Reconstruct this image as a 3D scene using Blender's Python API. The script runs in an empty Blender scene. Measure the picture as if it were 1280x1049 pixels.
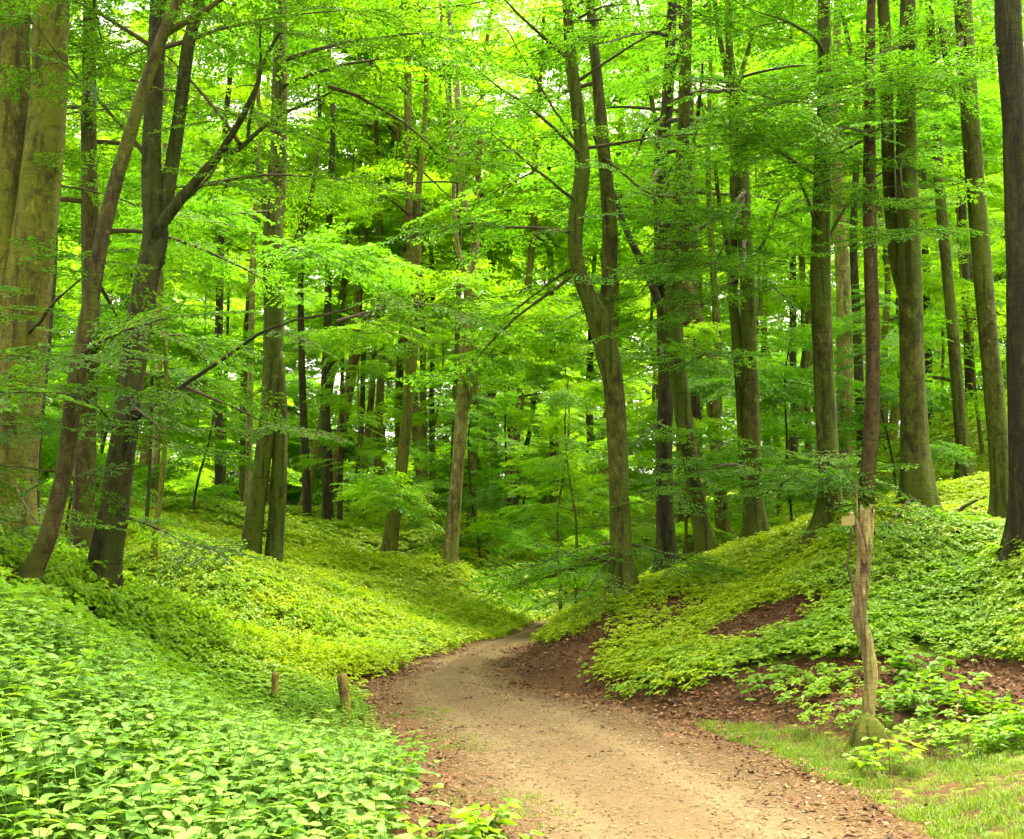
import bpy, math, random
import numpy as np
from mathutils import Vector, Matrix
PI = math.pi
rng = np.random.default_rng(7)
random.seed(7)
scene = bpy.context.scene
COL = scene.collection

# ------------------------------------------------------------------ camera, sky, sun, exposure
FPX = 1372.0; PITCH = math.radians(7.3); CAMZ = 1.6
cam_d = bpy.data.cameras.new('camera'); cam = bpy.data.objects.new('camera', cam_d); COL.objects.link(cam)
cam.location = (0, 0, CAMZ); cam.rotation_euler = (PI/2 + PITCH, 0, 0)
cam_d.sensor_width = 36; cam_d.lens = 36*FPX/1280; cam_d.clip_end = 1000; cam_d.clip_start = 0.05
scene.camera = cam

SUN_AZ, SUN_EL = math.radians(35), math.radians(68)      # azimuth from +Y towards +X
world = bpy.data.worlds.new('World'); scene.world = world; world.use_nodes = True
nt = world.node_tree; nt.nodes.clear()
sky = nt.nodes.new('ShaderNodeTexSky'); sky.sky_type = 'NISHITA'; sky.sun_disc = False
sky.sun_elevation = SUN_EL; sky.sun_rotation = SUN_AZ; sky.air_density = 0.7; sky.dust_density = 4.0; sky.ozone_density = 0.3
hs = nt.nodes.new('ShaderNodeHueSaturation'); hs.inputs['Saturation'].default_value = 0.18   # an overcast, nearly white sky
bg = nt.nodes.new('ShaderNodeBackground'); bg.inputs['Strength'].default_value = 0.085
wo = nt.nodes.new('ShaderNodeOutputWorld')
wm = nt.nodes.new('ShaderNodeMix'); wm.data_type = 'RGBA'; wm.blend_type = 'MULTIPLY'; wm.inputs[0].default_value = 1.0; wm.inputs[7].default_value = (1.0, .955, .73, 1)   # the photograph's warm white balance
nt.links.new(sky.outputs[0], hs.inputs['Color']); nt.links.new(hs.outputs[0], wm.inputs[6]); nt.links.new(wm.outputs[2], bg.inputs[0]); nt.links.new(bg.outputs[0], wo.inputs[0])
sd = bpy.data.lights.new('sun', 'SUN'); so = bpy.data.objects.new('sun', sd); COL.objects.link(so)
sd.energy = 1.5; sd.angle = math.radians(30); sd.color = (1.0, 0.925, 0.68)
sv = Vector((math.sin(SUN_AZ)*math.cos(SUN_EL), math.cos(SUN_AZ)*math.cos(SUN_EL), math.sin(SUN_EL)))
so.rotation_euler = (-sv).to_track_quat('-Z', 'Y').to_euler(); so.location = (10, 10, 40)
vs = scene.view_settings
vs.view_transform = 'Standard'; vs.look = 'None'; vs.gamma = 1.0; vs.exposure = 4.08; vs.use_curve_mapping = False
scene.render.engine = 'CYCLES'
cy = scene.cycles
cy.use_adaptive_sampling = True; cy.adaptive_threshold = 0.02
cy.max_bounces = 5; cy.diffuse_bounces = 3; cy.transmission_bounces = 4; cy.glossy_bounces = 2; cy.transparent_max_bounces = 4
cy.use_denoising = True; cy.caustics_reflective = False; cy.caustics_refractive = False
cy.sample_clamp_indirect = 6.0

# ------------------------------------------------------------------ pixel <-> world
CP, SP = math.cos(PITCH), math.sin(PITCH)
def W(px, py, d):
    xc = (px-640)/FPX; yc = (524.5-py)/FPX
    k = d/(CP - yc*SP)
    return np.array([xc*k, d, CAMZ + (SP + yc*CP)*k])
def PX(p):
    p = np.asarray(p, float); x, y, z = p[..., 0], p[..., 1], p[..., 2]-CAMZ
    f = np.maximum(y*CP + z*SP, 0.05); u = -y*SP + z*CP
    return 640 + FPX*x/f, 524.5 - FPX*u/f
def inside(poly, x, y):
    x = np.asarray(x); y = np.asarray(y); r = np.zeros(x.shape, bool); n = len(poly)
    for i in range(n):
        x0, y0 = poly[i]; x1, y1 = poly[(i+1) % n]
        c = (y0 > y) != (y1 > y)
        with np.errstate(divide='ignore', invalid='ignore'):
            r ^= c & (x < (x1-x0)*(y-y0)/((y1-y0) if y1 != y0 else 1e-9) + x0)
    return r

# ------------------------------------------------------------------ materials
def new_mat(name):
    m = bpy.data.materials.new(name); m.use_nodes = True; m.node_tree.nodes.clear()
    return m, m.node_tree.nodes, m.node_tree.links
def ramp(N, stops):
    r = N.new('ShaderNodeValToRGB'); e = r.color_ramp.elements
    while len(e) < len(stops): e.new(0.5)
    for el, (p, c) in zip(e, stops): el.position = p; el.color = (*c, 1)
    return r
def mixc(N, L, a, b, fac, mode='MIX'):
    m = N.new('ShaderNodeMix'); m.data_type = 'RGBA'; m.blend_type = mode
    for s, v in ((0, fac), (6, a), (7, b)):
        if hasattr(v, 'is_output'): L.new(v, m.inputs[s])
        elif s == 0: m.inputs[0].default_value = v
        else: m.inputs[s].default_value = (*v, 1)
    return m.outputs[2]
def noise(N, L, scale, detail=4, rough=.55, vec=None, dist=0):
    n = N.new('ShaderNodeTexNoise'); n.inputs['Scale'].default_value = scale; n.inputs['Detail'].default_value = detail
    n.inputs['Roughness'].default_value = rough; n.inputs['Distortion'].default_value = dist
    if vec is not None: L.new(vec, n.inputs['Vector'])
    return n.outputs[0]
def mapped(N, L, scale, src='Object'):
    t = N.new('ShaderNodeTexCoord'); m = N.new('ShaderNodeMapping'); m.inputs['Scale'].default_value = scale
    L.new(t.outputs[src], m.inputs[0]); return m.outputs[0]
def math_(N, L, op, a, b=None, clamp=False):
    m = N.new('ShaderNodeMath'); m.operation = op; m.use_clamp = clamp
    for i, v in ((0, a), (1, b)):
        if v is None: continue
        if hasattr(v, 'is_output'): L.new(v, m.inputs[i])
        else: m.inputs[i].default_value = v
    return m.outputs[0]
def attr(N, name):
    a = N.new('ShaderNodeAttribute'); a.attribute_name = name; return a
def principled(N, L, col, rough=.8, spec=.25, height=None, bump=.3, dist=.02):
    p = N.new('ShaderNodeBsdfPrincipled'); p.inputs['Roughness'].default_value = rough
    p.inputs['Specular IOR Level'].default_value = spec
    if hasattr(col, 'is_output'): L.new(col, p.inputs['Base Color'])
    else: p.inputs['Base Color'].default_value = (*col, 1)
    if height is not None:
        b = N.new('ShaderNodeBump'); b.inputs['Strength'].default_value = bump; b.inputs['Distance'].default_value = dist
        L.new(height, b.inputs['Height']); L.new(b.outputs[0], p.inputs['Normal'])
    return p
def out(N, L, sh):
    o = N.new('ShaderNodeOutputMaterial'); L.new(sh, o.inputs[0])

def leaf_mat(name, dark, light, trans_d, trans_l, tf=.5, spec=.35, rough=.42):
    m, N, L = new_mat(name)
    oi = N.new('ShaderNodeObjectInfo'); t = attr(N, 'tint').outputs['Fac']
    f = math_(N, L, 'ADD', math_(N, L, 'MULTIPLY', oi.outputs['Random'], .62), math_(N, L, 'MULTIPLY', t, .38))
    c1 = mixc(N, L, dark, light, f); c2 = mixc(N, L, trans_d, trans_l, f)
    p = principled(N, L, c1, rough, spec)
    tr = N.new('ShaderNodeBsdfTranslucent'); L.new(c2, tr.inputs[0])
    ms = N.new('ShaderNodeMixShader'); ms.inputs[0].default_value = tf
    L.new(p.outputs[0], ms.inputs[1]); L.new(tr.outputs[0], ms.inputs[2]); out(N, L, ms.outputs[0])
    return m
LEAF_DEEP = leaf_mat('beech_leaf_shaded', (.026, .085, .006), (.07, .165, .008), (.06, .20, .004), (.145, .32, .006), .54)  # natural leaf range, plus shade put into the near trees' green
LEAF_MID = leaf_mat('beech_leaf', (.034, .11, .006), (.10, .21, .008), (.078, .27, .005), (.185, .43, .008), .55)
LEAF_PALE = leaf_mat('beech_leaf_lit', (.055, .16, .006), (.125, .25, .008), (.19, .48, .005), (.39, .63, .008), .57)  # same leaf for trees further back, with light put into its colour
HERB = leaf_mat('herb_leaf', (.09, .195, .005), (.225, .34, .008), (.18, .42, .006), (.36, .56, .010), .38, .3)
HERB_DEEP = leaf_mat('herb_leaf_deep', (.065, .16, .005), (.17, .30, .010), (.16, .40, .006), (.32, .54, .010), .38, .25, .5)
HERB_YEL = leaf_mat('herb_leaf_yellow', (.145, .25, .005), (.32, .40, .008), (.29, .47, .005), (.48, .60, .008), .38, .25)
NETTLE = leaf_mat('nettle_leaf', (.045, .13, .010), (.15, .265, .045), (.11, .28, .008), (.24, .41, .022), .36, .2, .58)
NETTLE_FAR = leaf_mat('nettle_leaf_far', (.05, .135, .007), (.13, .24, .016), (.13, .32, .006), (.28, .46, .012), .36, .28, .48)  # second nettle green, for the plants further back
GRASS = leaf_mat('grass_blade', (.045, .11, .005), (.12, .18, .010), (.2, .40, .01), (.38, .50, .02), .3, .3)

def plain(name, stops, scale=(6, 6, 6), rough=.9, bump=.3, detail=5, spec=.2, rnd=0.0):
    m, N, L = new_mat(name)
    n = noise(N, L, 1.0, detail, .6, mapped(N, L, scale))
    fac = n
    if rnd:
        oi = N.new('ShaderNodeObjectInfo')
        t = attr(N, 'tint').outputs['Fac']
        fac = math_(N, L, 'ADD', math_(N, L, 'MULTIPLY', n, 1-rnd), math_(N, L, 'MULTIPLY', math_(N, L, 'ADD', math_(N, L, 'MULTIPLY', oi.outputs['Random'], .5), math_(N, L, 'MULTIPLY', t, .5)), rnd))
    r = ramp(N, stops); L.new(fac, r.inputs[0])
    out(N, L, principled(N, L, r.outputs[0], rough, spec, n, bump).outputs[0]); return m
TWIG = plain('twig_bark', [(.3, (.035, .028, .016)), (.7, (.075, .055, .03))])
LITTER = plain('fallen_leaf', [(.15, (.03, .012, .005)), (.45, (.095, .036, .014)), (.7, (.16, .072, .028)), (.95, (.26, .16, .075))], (3, 3, 3), rnd=.9, spec=.25, rough=.7)
PEBBLE = plain('pebble_stone', [(.2, (.07, .046, .022)), (.6, (.14, .10, .052)), (.95, (.24, .19, .115))], (4, 4, 4), rnd=.8)

def bark(name, dark, mid, light, moss, moss_amt=.5, ridge=0.0, knots=False):
    m, N, L = new_mat(name)
    v = mapped(N, L, (2.6, 2.6, .9)); vf = mapped(N, L, (30, 30, 14)); vr = mapped(N, L, (3.0, 3.0, 26.))
    big = noise(N, L, 1.0, 6, .65, v, .6); fine = noise(N, L, 1.0, 6, .7, vf); ring = noise(N, L, 1.0, 4, .65, vr); med = noise(N, L, 1.0, 6, .7, mapped(N, L, (9, 9, 5)), .5)
    streak = noise(N, L, 1.0, 4, .6, mapped(N, L, (10, 10, .6)), .3)
    r = ramp(N, [(.40, dark), (.50, mid), (.60, light)])
    f = math_(N, L, 'ADD', math_(N, L, 'MULTIPLY', big, .34), math_(N, L, 'ADD', math_(N, L, 'MULTIPLY', med, .40), math_(N, L, 'MULTIPLY', fine, .26)))
    L.new(f, r.inputs[0])
    col = r.outputs[0]
    mr = ramp(N, [(.56-.16*moss_amt, (0, 0, 0)), (.63-.16*moss_amt, (1, 1, 1))])
    mn = math_(N, L, 'ADD', math_(N, L, 'MULTIPLY', noise(N, L, .8, 5, .6, mapped(N, L, (1.9, 1.9, .6)), .5), .65), math_(N, L, 'MULTIPLY', med, .35))
    tcz = N.new('ShaderNodeSeparateXYZ'); L.new(mapped(N, L, (1, 1, 1)), tcz.inputs[0])
    foot = math_(N, L, 'MULTIPLY', math_(N, L, 'POWER', 2.718, math_(N, L, 'MULTIPLY', tcz.outputs[2], -1.3)), .12)
    mn = math_(N, L, 'ADD', mn, math_(N, L, 'MINIMUM', foot, .2))
    L.new(mn, mr.inputs[0])
    mossc = mixc(N, L, moss, tuple(min(1, c*2.1) for c in moss), fine)
    col = mixc(N, L, col, mossc, math_(N, L, 'MULTIPLY', mr.outputs[0], .8))
    dk = ramp(N, [(.38, (1, 1, 1)), (.46, (0, 0, 0))]); L.new(streak, dk.inputs[0])
    col = mixc(N, L, col, dark, math_(N, L, 'MULTIPLY', dk.outputs[0], .7))
    rk = ramp(N, [(.36, (1, 1, 1)), (.42, (0, 0, 0))]); L.new(ring, rk.inputs[0])
    col = mixc(N, L, col, dark, math_(N, L, 'MULTIPLY', rk.outputs[0], .45))
    lk = ramp(N, [(.62, (0, 0, 0)), (.67, (1, 1, 1))]); L.new(med, lk.inputs[0])
    col = mixc(N, L, col, tuple(min(.6, c*1.6) for c in light), math_(N, L, 'MULTIPLY', lk.outputs[0], .55))
    if knots:
        vo = N.new('ShaderNodeTexVoronoi'); vo.inputs['Scale'].default_value = 1.0; L.new(mapped(N, L, (5, 5, 3.4)), vo.inputs['Vector'])
        kr = ramp(N, [(.10, (1, 1, 1)), (.2, (0, 0, 0))]); L.new(vo.outputs['Distance'], kr.inputs[0])
        col = mixc(N, L, col, (.016, .010, .007), kr.outputs[0])
    h = math_(N, L, 'ADD', math_(N, L, 'ADD', math_(N, L, 'MULTIPLY', fine, .5), med), math_(N, L, 'MULTIPLY', ring, .6))
    if ridge:
        rd = noise(N, L, 1.0, 3, .5, mapped(N, L, (16, 16, 1.2)), .3)
        h = math_(N, L, 'ADD', h, math_(N, L, 'MULTIPLY', rd, 2.2*ridge))
        rr = ramp(N, [(.42, (1, 1, 1)), (.55, (0, 0, 0))]); L.new(rd, rr.inputs[0])
        col = mixc(N, L, col, (.012, .009, .006), math_(N, L, 'MULTIPLY', rr.outputs[0], .7*ridge))
    out(N, L, principled(N, L, col, .85, .2, h, .8, .035).outputs[0]); return m
B_OLIVE = bark('beech_bark_olive', (.024, .020, .005), (.078, .068, .011), (.16, .136, .032), (.062, .068, .004), .6)
B_DARK = bark('beech_bark_dark', (.008, .006, .003), (.028, .022, .009), (.060, .048, .019), (.022, .029, .003), .5)
B_GREEN = bark('beech_bark_mossy', (.012, .011, .002), (.042, .040, .006), (.095, .088, .016), (.038, .050, .003), .72)
B_BROWN = bark('bark_brown', (.013, .009, .003), (.042, .030, .010), (.088, .066, .024), (.036, .040, .003), .5)
B_PALE = bark('beech_bark_pale', (.05, .04, .014), (.16, .13, .05), (.30, .25, .12), (.12, .12, .015), .4)
B_RED = bark('bark_reddish_knots', (.018, .010, .005), (.050, .029, .014), (.088, .055, .028), (.045, .034, .010), .3, 0, True)
B_RIDGE = bark('bark_ridged_dark', (.008, .006, .003), (.024, .018, .008), (.048, .038, .016), (.020, .024, .003), .4, 1.0)
B_WOOD = bark('weathered_wood', (.09, .056, .022), (.25, .185, .088), (.38, .30, .16), (.20, .18, .05), .28, .8)
B_STAKE = bark('stake_wood', (.05, .025, .01), (.14, .08, .03), (.24, .16, .07), (.13, .12, .02), .35, .3)

def ground_mat():
    m, N, L = new_mat('forest_floor')
    v = mapped(N, L, (1, 1, 1))
    n1 = noise(N, L, 1.3, 6, .65, v); n2 = noise(N, L, 28, 4, .6, v); n3 = noise(N, L, 9, 4, .6, v)
    r = ramp(N, [(.3, (.018, .009, .004)), (.5, (.06, .028, .012)), (.68, (.11, .056, .024)), (.8, (.17, .10, .046))])
    L.new(math_(N, L, 'ADD', math_(N, L, 'MULTIPLY', n2, .6), math_(N, L, 'MULTIPLY', n1, .4)), r.inputs[0])
    g = ramp(N, [(.35, (.045, .095, .005)), (.55, (.10, .17, .008)), (.75, (.18, .24, .014))])
    L.new(math_(N, L, 'ADD', math_(N, L, 'MULTIPLY', n3, .6), math_(N, L, 'MULTIPLY', n1, .4)), g.inputs[0])
    a = attr(N, 'green').outputs['Fac']
    k = ramp(N, [(.42, (0, 0, 0)), (.60, (1, 1, 1))])
    L.new(math_(N, L, 'ADD', a, math_(N, L, 'MULTIPLY', math_(N, L, 'SUBTRACT', n3, .5), 1.3)), k.inputs[0])
    col = mixc(N, L, r.outputs[0], g.outputs[0], k.outputs[0])
    out(N, L, principled(N, L, col, .95, .15, math_(N, L, 'ADD', n2, n3), .6, .04).outputs[0]); return m
GROUND = ground_mat()
def path_mat():
    m, N, L = new_mat('gravel_path')
    v = mapped(N, L, (1, 1, 1))
    n1 = noise(N, L, .9, 5, .6, v, .3); n2 = noise(N, L, 45, 4, .7, v); n3 = noise(N, L, 9, 5, .65, v); n4 = noise(N, L, 130, 3, .6, v)
    r = ramp(N, [(.32, (.050, .030, .013)), (.45, (.092, .060, .029)), (.57, (.132, .091, .047)), (.75, (.20, .15, .088))])
    L.new(math_(N, L, 'ADD', math_(N, L, 'MULTIPLY', n1, .35), math_(N, L, 'ADD', math_(N, L, 'MULTIPLY', n2, .4), math_(N, L, 'MULTIPLY', n3, .25))), r.inputs[0])
    li = ramp(N, [(.36, (.026, .013, .006)), (.52, (.085, .045, .018)), (.68, (.17, .10, .045))]); L.new(n2, li.inputs[0])
    e = attr(N, 'edge').outputs['Fac']
    k = ramp(N, [(.45, (0, 0, 0)), (.85, (1, 1, 1))])
    L.new(math_(N, L, 'ADD', e, math_(N, L, 'MULTIPLY', math_(N, L, 'SUBTRACT', math_(N, L, 'ADD', math_(N, L, 'MULTIPLY', n3, .6), math_(N, L, 'MULTIPLY', n1, .4)), .5), 1.5)), k.inputs[0])
    uu = attr(N, 'across').outputs['Fac']; tr = N.new('ShaderNodeMapRange'); tr.interpolation_type = 'SMOOTHSTEP'
    L.new(math_(N, L, 'ADD', math_(N, L, 'ABSOLUTE', math_(N, L, 'SUBTRACT', math_(N, L, 'ABSOLUTE', uu), .42)), math_(N, L, 'MULTIPLY', math_(N, L, 'SUBTRACT', n1, .5), .5)), tr.inputs[0])
    tr.inputs[1].default_value = .02; tr.inputs[2].default_value = .26; tr.inputs[3].default_value = 1.0; tr.inputs[4].default_value = 0.0
    worn = mixc(N, L, mixc(N, L, r.outputs[0], (.085, .055, .026), .4), mixc(N, L, r.outputs[0], (.17, .122, .066), .4), tr.outputs[0])
    col = mixc(N, L, worn, li.outputs[0], k.outputs[0])
    h = math_(N, L, 'ADD', n2, math_(N, L, 'ADD', math_(N, L, 'MULTIPLY', n4, .5), n3))
    out(N, L, principled(N, L, col, .95, .15, h, .7, .025).outputs[0]); return m
PATHM = path_mat()

# ------------------------------------------------------------------ object helpers
def tag(o, label=None, cat=None, group=None, kind=None):
    for k, v in (('label', label), ('category', cat), ('group', group), ('kind', kind)):
        if v: o[k] = v
    return o
def make_mesh(name, V, F, mats, mi=None, smooth=True, tint=None):
    me = bpy.data.meshes.new(name)
    V = np.asarray(V, np.float32).reshape(-1, 3)
    if isinstance(F, np.ndarray): lens = np.full(len(F), F.shape[1]); flat = F.ravel()
    else: lens = np.array([len(f) for f in F], int); flat = np.fromiter((i for f in F for i in f), int) if len(F) else np.zeros(0, int)
    me.vertices.add(len(V)); me.vertices.foreach_set('co', V.ravel())
    if len(lens):
        me.loops.add(len(flat)); me.loops.foreach_set('vertex_index', flat.astype(np.int32))
        me.polygons.add(len(lens)); st = np.concatenate([[0], np.cumsum(lens)[:-1]]).astype(np.int32)
        me.polygons.foreach_set('loop_start', st); me.polygons.foreach_set('loop_total', lens.astype(np.int32))
        if mi is not None: me.polygons.foreach_set('material_index', np.asarray(mi, np.int32))
        me.polygons.foreach_set('use_smooth', np.full(len(lens), smooth))
    for m in (mats if isinstance(mats, (list, tuple)) else [mats]): me.materials.append(m)
    if tint is not None:
        a = me.attributes.new('tint', 'FLOAT', 'FACE'); a.data.foreach_set('value', np.asarray(tint, np.float32))
    me.update(calc_edges=True); return me
def add(name, me, parent=None, loc=None, rot=None, scl=None):
    o = bpy.data.objects.new(name, me); COL.objects.link(o)
    if parent is not None: o.parent = parent
    if loc is not None: o.location = loc
    if rot is not None: o.rotation_euler = rot
    if scl is not None: o.scale = (scl,)*3 if np.isscalar(scl) else scl
    return o
class MB:
    def __init__(s): s.V = []; s.F = []; s.mi = []; s.t = []; s.n = 0
    def raw(s, V, F, mi=0, t=0.):
        V = np.asarray(V, float).reshape(-1, 3); s.V.append(V)
        for f in F: s.F.append([i+s.n for i in f])
        s.mi += [mi]*len(F); s.t += ([t]*len(F) if np.isscalar(t) else list(t)); s.n += len(V)
    def tube(s, P, R, seg=6, mi=0, cap=True, mod=None):
        V, F = tube(P, R, seg, cap, mod); s.raw(V, F, mi)
    def mesh(s, name, mats, smooth=True):
        return make_mesh(name, np.concatenate(s.V), s.F, mats, s.mi, smooth, s.t)
def tube(P, R, seg=6, cap=True, mod=None):
    P = np.asarray(P, float); n = len(P); R = np.broadcast_to(np.asarray(R, float), (n,))
    T = np.gradient(P, axis=0); T /= np.linalg.norm(T, axis=1)[:, None]+1e-9
    ref = np.array([0, 1., 0]) if abs(T[:, 1]).mean() < .8 else np.array([1., 0, 0])
    A = np.cross(T, ref); A /= np.linalg.norm(A, axis=1)[:, None]+1e-9
    B = np.cross(T, A)
    th = np.linspace(0, 2*PI, seg, endpoint=False)
    rr = R[:, None]*np.ones((1, seg))
    if mod is not None: rr = rr*mod(P, th)
    V = P[:, None] + A[:, None]*(np.cos(th)[None, :, None]*rr[..., None]) + B[:, None]*(np.sin(th)[None, :, None]*rr[..., None])
    i = np.arange(n-1)[:, None]*seg; j = np.arange(seg)[None, :]; k = (j+1) % seg
    F = np.stack([i+j, i+k, i+seg+k, i+seg+j], -1).reshape(-1, 4).tolist()
    V = V.reshape(-1, 3)
    if cap: F += [list(range(seg))[::-1], [(n-1)*seg+q for q in range(seg)]]
    return V, F
def catmull(P, n):
    P = np.asarray(P, float); m = len(P)
    if m == 2:
        t = np.linspace(0, 1, n)[:, None]; return P[0]*(1-t)+P[1]*t
    Q = np.vstack([2*P[0]-P[1], P, 2*P[-1]-P[-2]])
    u = np.linspace(0, m-1, n); k = np.minimum(u.astype(int), m-2); t = (u-k)[:, None]
    a, b, c, d = Q[k], Q[k+1], Q[k+2], Q[k+3]
    return .5*(2*b + (c-a)*t + (2*a-5*b+4*c-d)*t*t + (3*b-a-3*c+d)*t**3)

# ------------------------------------------------------------------ trees that the photograph lets one tell apart
# stems: lists of (px, py, width px) read off the photograph, turned into metres at the tree's own distance
T = []
def tree(depth, stems, label, mat, crown=None, limbs=(), height=19, boughs=(), leaf='mid', name='beech_tree', group=None, flare=1.0, shift=0.0):
    T.append(dict(depth=depth, stems=stems, label=label, mat=mat, crown=crown, limbs=limbs, height=height, boughs=boughs, leaf=leaf, name=name, group=group, flare=flare, shift=shift))
# left side ----------------------------------------------------------------
tree(13.5, [[(0, 692, 84), (4, 640, 74), (10, 560, 72), (16, 470, 74), (26, 390, 64), (40, 300, 58), (50, 200, 52), (58, 100, 50), (63, 0, 48)],
            [(-6, 560, 50), (2, 400, 56), (4, 250, 56), (4, 100, 52), (4, 0, 50)]],
     'massive olive-grey beech with fused fluted stems at the left edge', B_OLIVE, dict(z0=8.5, n=8, L=3.4), height=22,
     boughs=[((20, 520), (-20, 470), 11.5, 1.6), ((30, 420), (60, 375), 11.6, 1.6), ((20, 600), (40, 640), 12.4, 1.0)], leaf='deep')
tree(10.8, [[(24, 762, 26), (45, 705, 24), (62, 670, 23), (80, 590, 23), (95, 490, 23), (110, 410, 22), (135, 275, 20), (163, 180, 18), (185, 110, 17), (207, 45, 16), (232, -10, 15)]],
     'slim brown leaning trunk slanting up from the leaf litter at the left', B_BROWN, dict(z0=7.5, n=6, L=2.5),
     limbs=[[(212, 40, 12), (245, 22, 9), (290, -5, 7)], [(85, 560, 5), (100, 520, 4), (120, 490, 3), (128, 460, 2)], [(78, 600, 5), (70, 590, 4), (30, 585, 3), (-10, 580, 2)]], height=14,
     boughs=[ ((95, 500), (40, 500), 9.6, 1.3), ((100, 450), (170, 400), 9.8, 1.4)], leaf='deep', flare=1.3)
tree(16, [[(43, 700, 11), (50, 560, 10), (58, 450, 10), (68, 330, 9), (70, 260, 8), (72, 150, 7)]],
     'thin dark sapling trunk beside the massive left beech', B_DARK, dict(z0=5.5, n=8, L=2.0), height=11, leaf='deep')
tree(18, [[(98, 738, 30), (104, 640, 28), (110, 520, 26), (116, 400, 25), (116, 280, 24), (112, 150, 22), (112, 0, 20)]],
     'straight reddish-brown trunk half hidden behind the slim leaning one', B_BROWN, dict(z0=5, n=12, L=3.2), leaf='mid')
tree(13, [[(122, 768, 42), (132, 700, 38), (142, 640, 37), (155, 540, 35), (166, 440, 34), (178, 350, 34), (190, 290, 36), (186, 200, 27), (190, 100, 26), (197, -10, 25)],
          [(192, 300, 24), (206, 230, 22), (219, 140, 20), (232, 55, 19), (246, -10, 17)]],
     'dark forked beech with a long low branch reaching over the clearing', B_DARK, dict(z0=8, n=9, L=3.4),
     limbs=[[(196, 292, 20), (222, 262, 17), (252, 234, 14), (290, 190, 10), (318, 150, 8), (338, 100, 6), (356, 70, 4)],
            [(292, 186, 7), (322, 158, 6), (352, 140, 5), (384, 122, 4), (414, 108, 3)],
            [(158, 528, 8), (190, 505, 7), (230, 482, 6), (300, 440, 5), (350, 414, 4), (420, 402, 3), (474, 388, 2)],
            [(236, 248, 6), (262, 210, 5), (275, 150, 4), (285, 100, 3)], [(310, 160, 5), (332, 110, 4), (340, 60, 3)]],
     boughs=[((230, 482), (270, 510), 11.4, 1.1), ((420, 402), (480, 388), 12.2, 1.1), ((155, 540), (95, 480), 11, 1.4),
             ((190, 505), (215, 550), 11.2, 1.1), ((355, 75), (420, 60), 12, 1.8), ((410, 108), (480, 130), 12.2, 1.6), ((300, 180), (270, 60), 12, 1.8), ((186, 200), (130, 130), 11.5, 1.8),
             ((260, 230), (330, 220), 12.2, 1.6), ((190, 60), (120, 20), 11.6, 2.0), ((230, 60), (330, 20), 12, 2.2), ((140, 640), (165, 650), 12, .8)], leaf='deep', flare=1.25, shift=1.1)
tree(24, [[(309, 724, 29), (317, 660, 26), (327, 590, 24), (336, 520, 24), (341, 450, 27), (343, 380, 30), (342, 300, 29), (345, 240, 26), (350, 120, 22), (352, 0, 19)],
          [(339, 726, 28), (344, 660, 24), (349, 590, 22), (350, 520, 21), (348, 440, 16)]],
     'twin-stemmed beech standing in the bright clearing left of the path', B_GREEN, dict(z0=8, n=16, L=4.0),
     limbs=[[(340, 300, 12), (330, 262, 10), (322, 215, 8), (312, 160, 6)], [(352, 345, 12), (368, 318, 11), (384, 280, 9), (398, 245, 7), (408, 200, 5)]], height=22,
     boughs=[((350, 330), (420, 320), 22, 2.2), ((340, 260), (270, 280), 22, 2.2)], leaf='mid')
tree(33, [[(275, 637, 13), (275, 560, 12), (273, 470, 12), (274, 380, 11), (276, 280, 10)]], 'short stretch of dark trunk seen between the forked beech and the twin-stemmed one', B_DARK, dict(z0=6, n=14, L=3.6))
tree(30, [[(195, 650, 14), (194, 610, 12), (196, 560, 11), (198, 460, 10), (200, 350, 9)]], 'pale trunk low behind the dark forked beech', B_PALE, dict(z0=5.5, n=12, L=3.4))
tree(17.5, [[(192, 704, 9), (196, 660, 8), (200, 610, 7), (204, 520, 6), (206, 420, 5)]], 'thin crooked sapling just right of the dark forked beech', B_OLIVE, dict(z0=4.2, n=3, L=.9), height=8)
tree(20, [[(181, 675, 5), (184, 620, 5), (186, 560, 4), (188, 470, 4)]], 'pencil-thin dark sapling beside the dark forked beech', B_DARK, dict(z0=4.2, n=3, L=.8), height=8)
tree(32, [[(309, 642, 10), (311, 560, 9), (313, 470, 9), (316, 350, 8)]], 'narrow pale trunk touching the left flank of the twin-stemmed beech', B_PALE, dict(z0=6, n=12, L=3.2))
tree(40, [[(386, 672, 12), (381, 560, 11), (378, 465, 10), (376, 340, 9)]], 'slender dark trunk, first one right of the twin-stemmed beech', B_DARK, dict(z0=8.5, n=14, L=3.8))
tree(38, [[(410, 668, 16), (409, 580, 14), (406, 500, 13), (410, 400, 11), (412, 300, 10)], [(407, 500, 8), (414, 470, 7), (416, 420, 6)]], 'dark trunk forking high up behind the clearing', B_DARK, dict(z0=9, n=14, L=3.8))
tree(38, [[(424, 669, 7), (427, 560, 7), (428, 480, 6), (429, 380, 5)]], 'pole-thin trunk right beside the dark trunk forking high up', B_DARK, dict(z0=9, n=9, L=2.2), height=14)
tree(48, [[(446, 645, 9), (449, 580, 9), (453, 500, 8), (455, 400, 7)]], 'faint narrow trunk far behind the clearing', B_DARK, dict(z0=9, n=12, L=3.6))
tree(44, [[(470, 638, 11), (474, 520, 11), (478, 430, 10), (476, 330, 9)]], 'upright greenish trunk deep behind the leaning mossy one', B_GREEN, dict(z0=9, n=14, L=3.8))
tree(32, [[(484, 706, 21), (490, 660, 18), (498, 610, 17), (508, 520, 16), (516, 430, 16), (520, 370, 16), (514, 310, 14), (510, 200, 12), (508, 60, 10)], [(517, 370, 12), (522, 320, 11), (521, 260, 10), (530, 150, 8)]],
     'leaning mossy trunk left of the pale one by the path', B_OLIVE, dict(z0=10, n=16, L=4.2), height=23, boughs=[((497, 620), (470, 600), 30, 1.4), ((515, 430), (470, 420), 29, 2.2), ((517, 380), (560, 360), 29, 2.2)])
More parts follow.
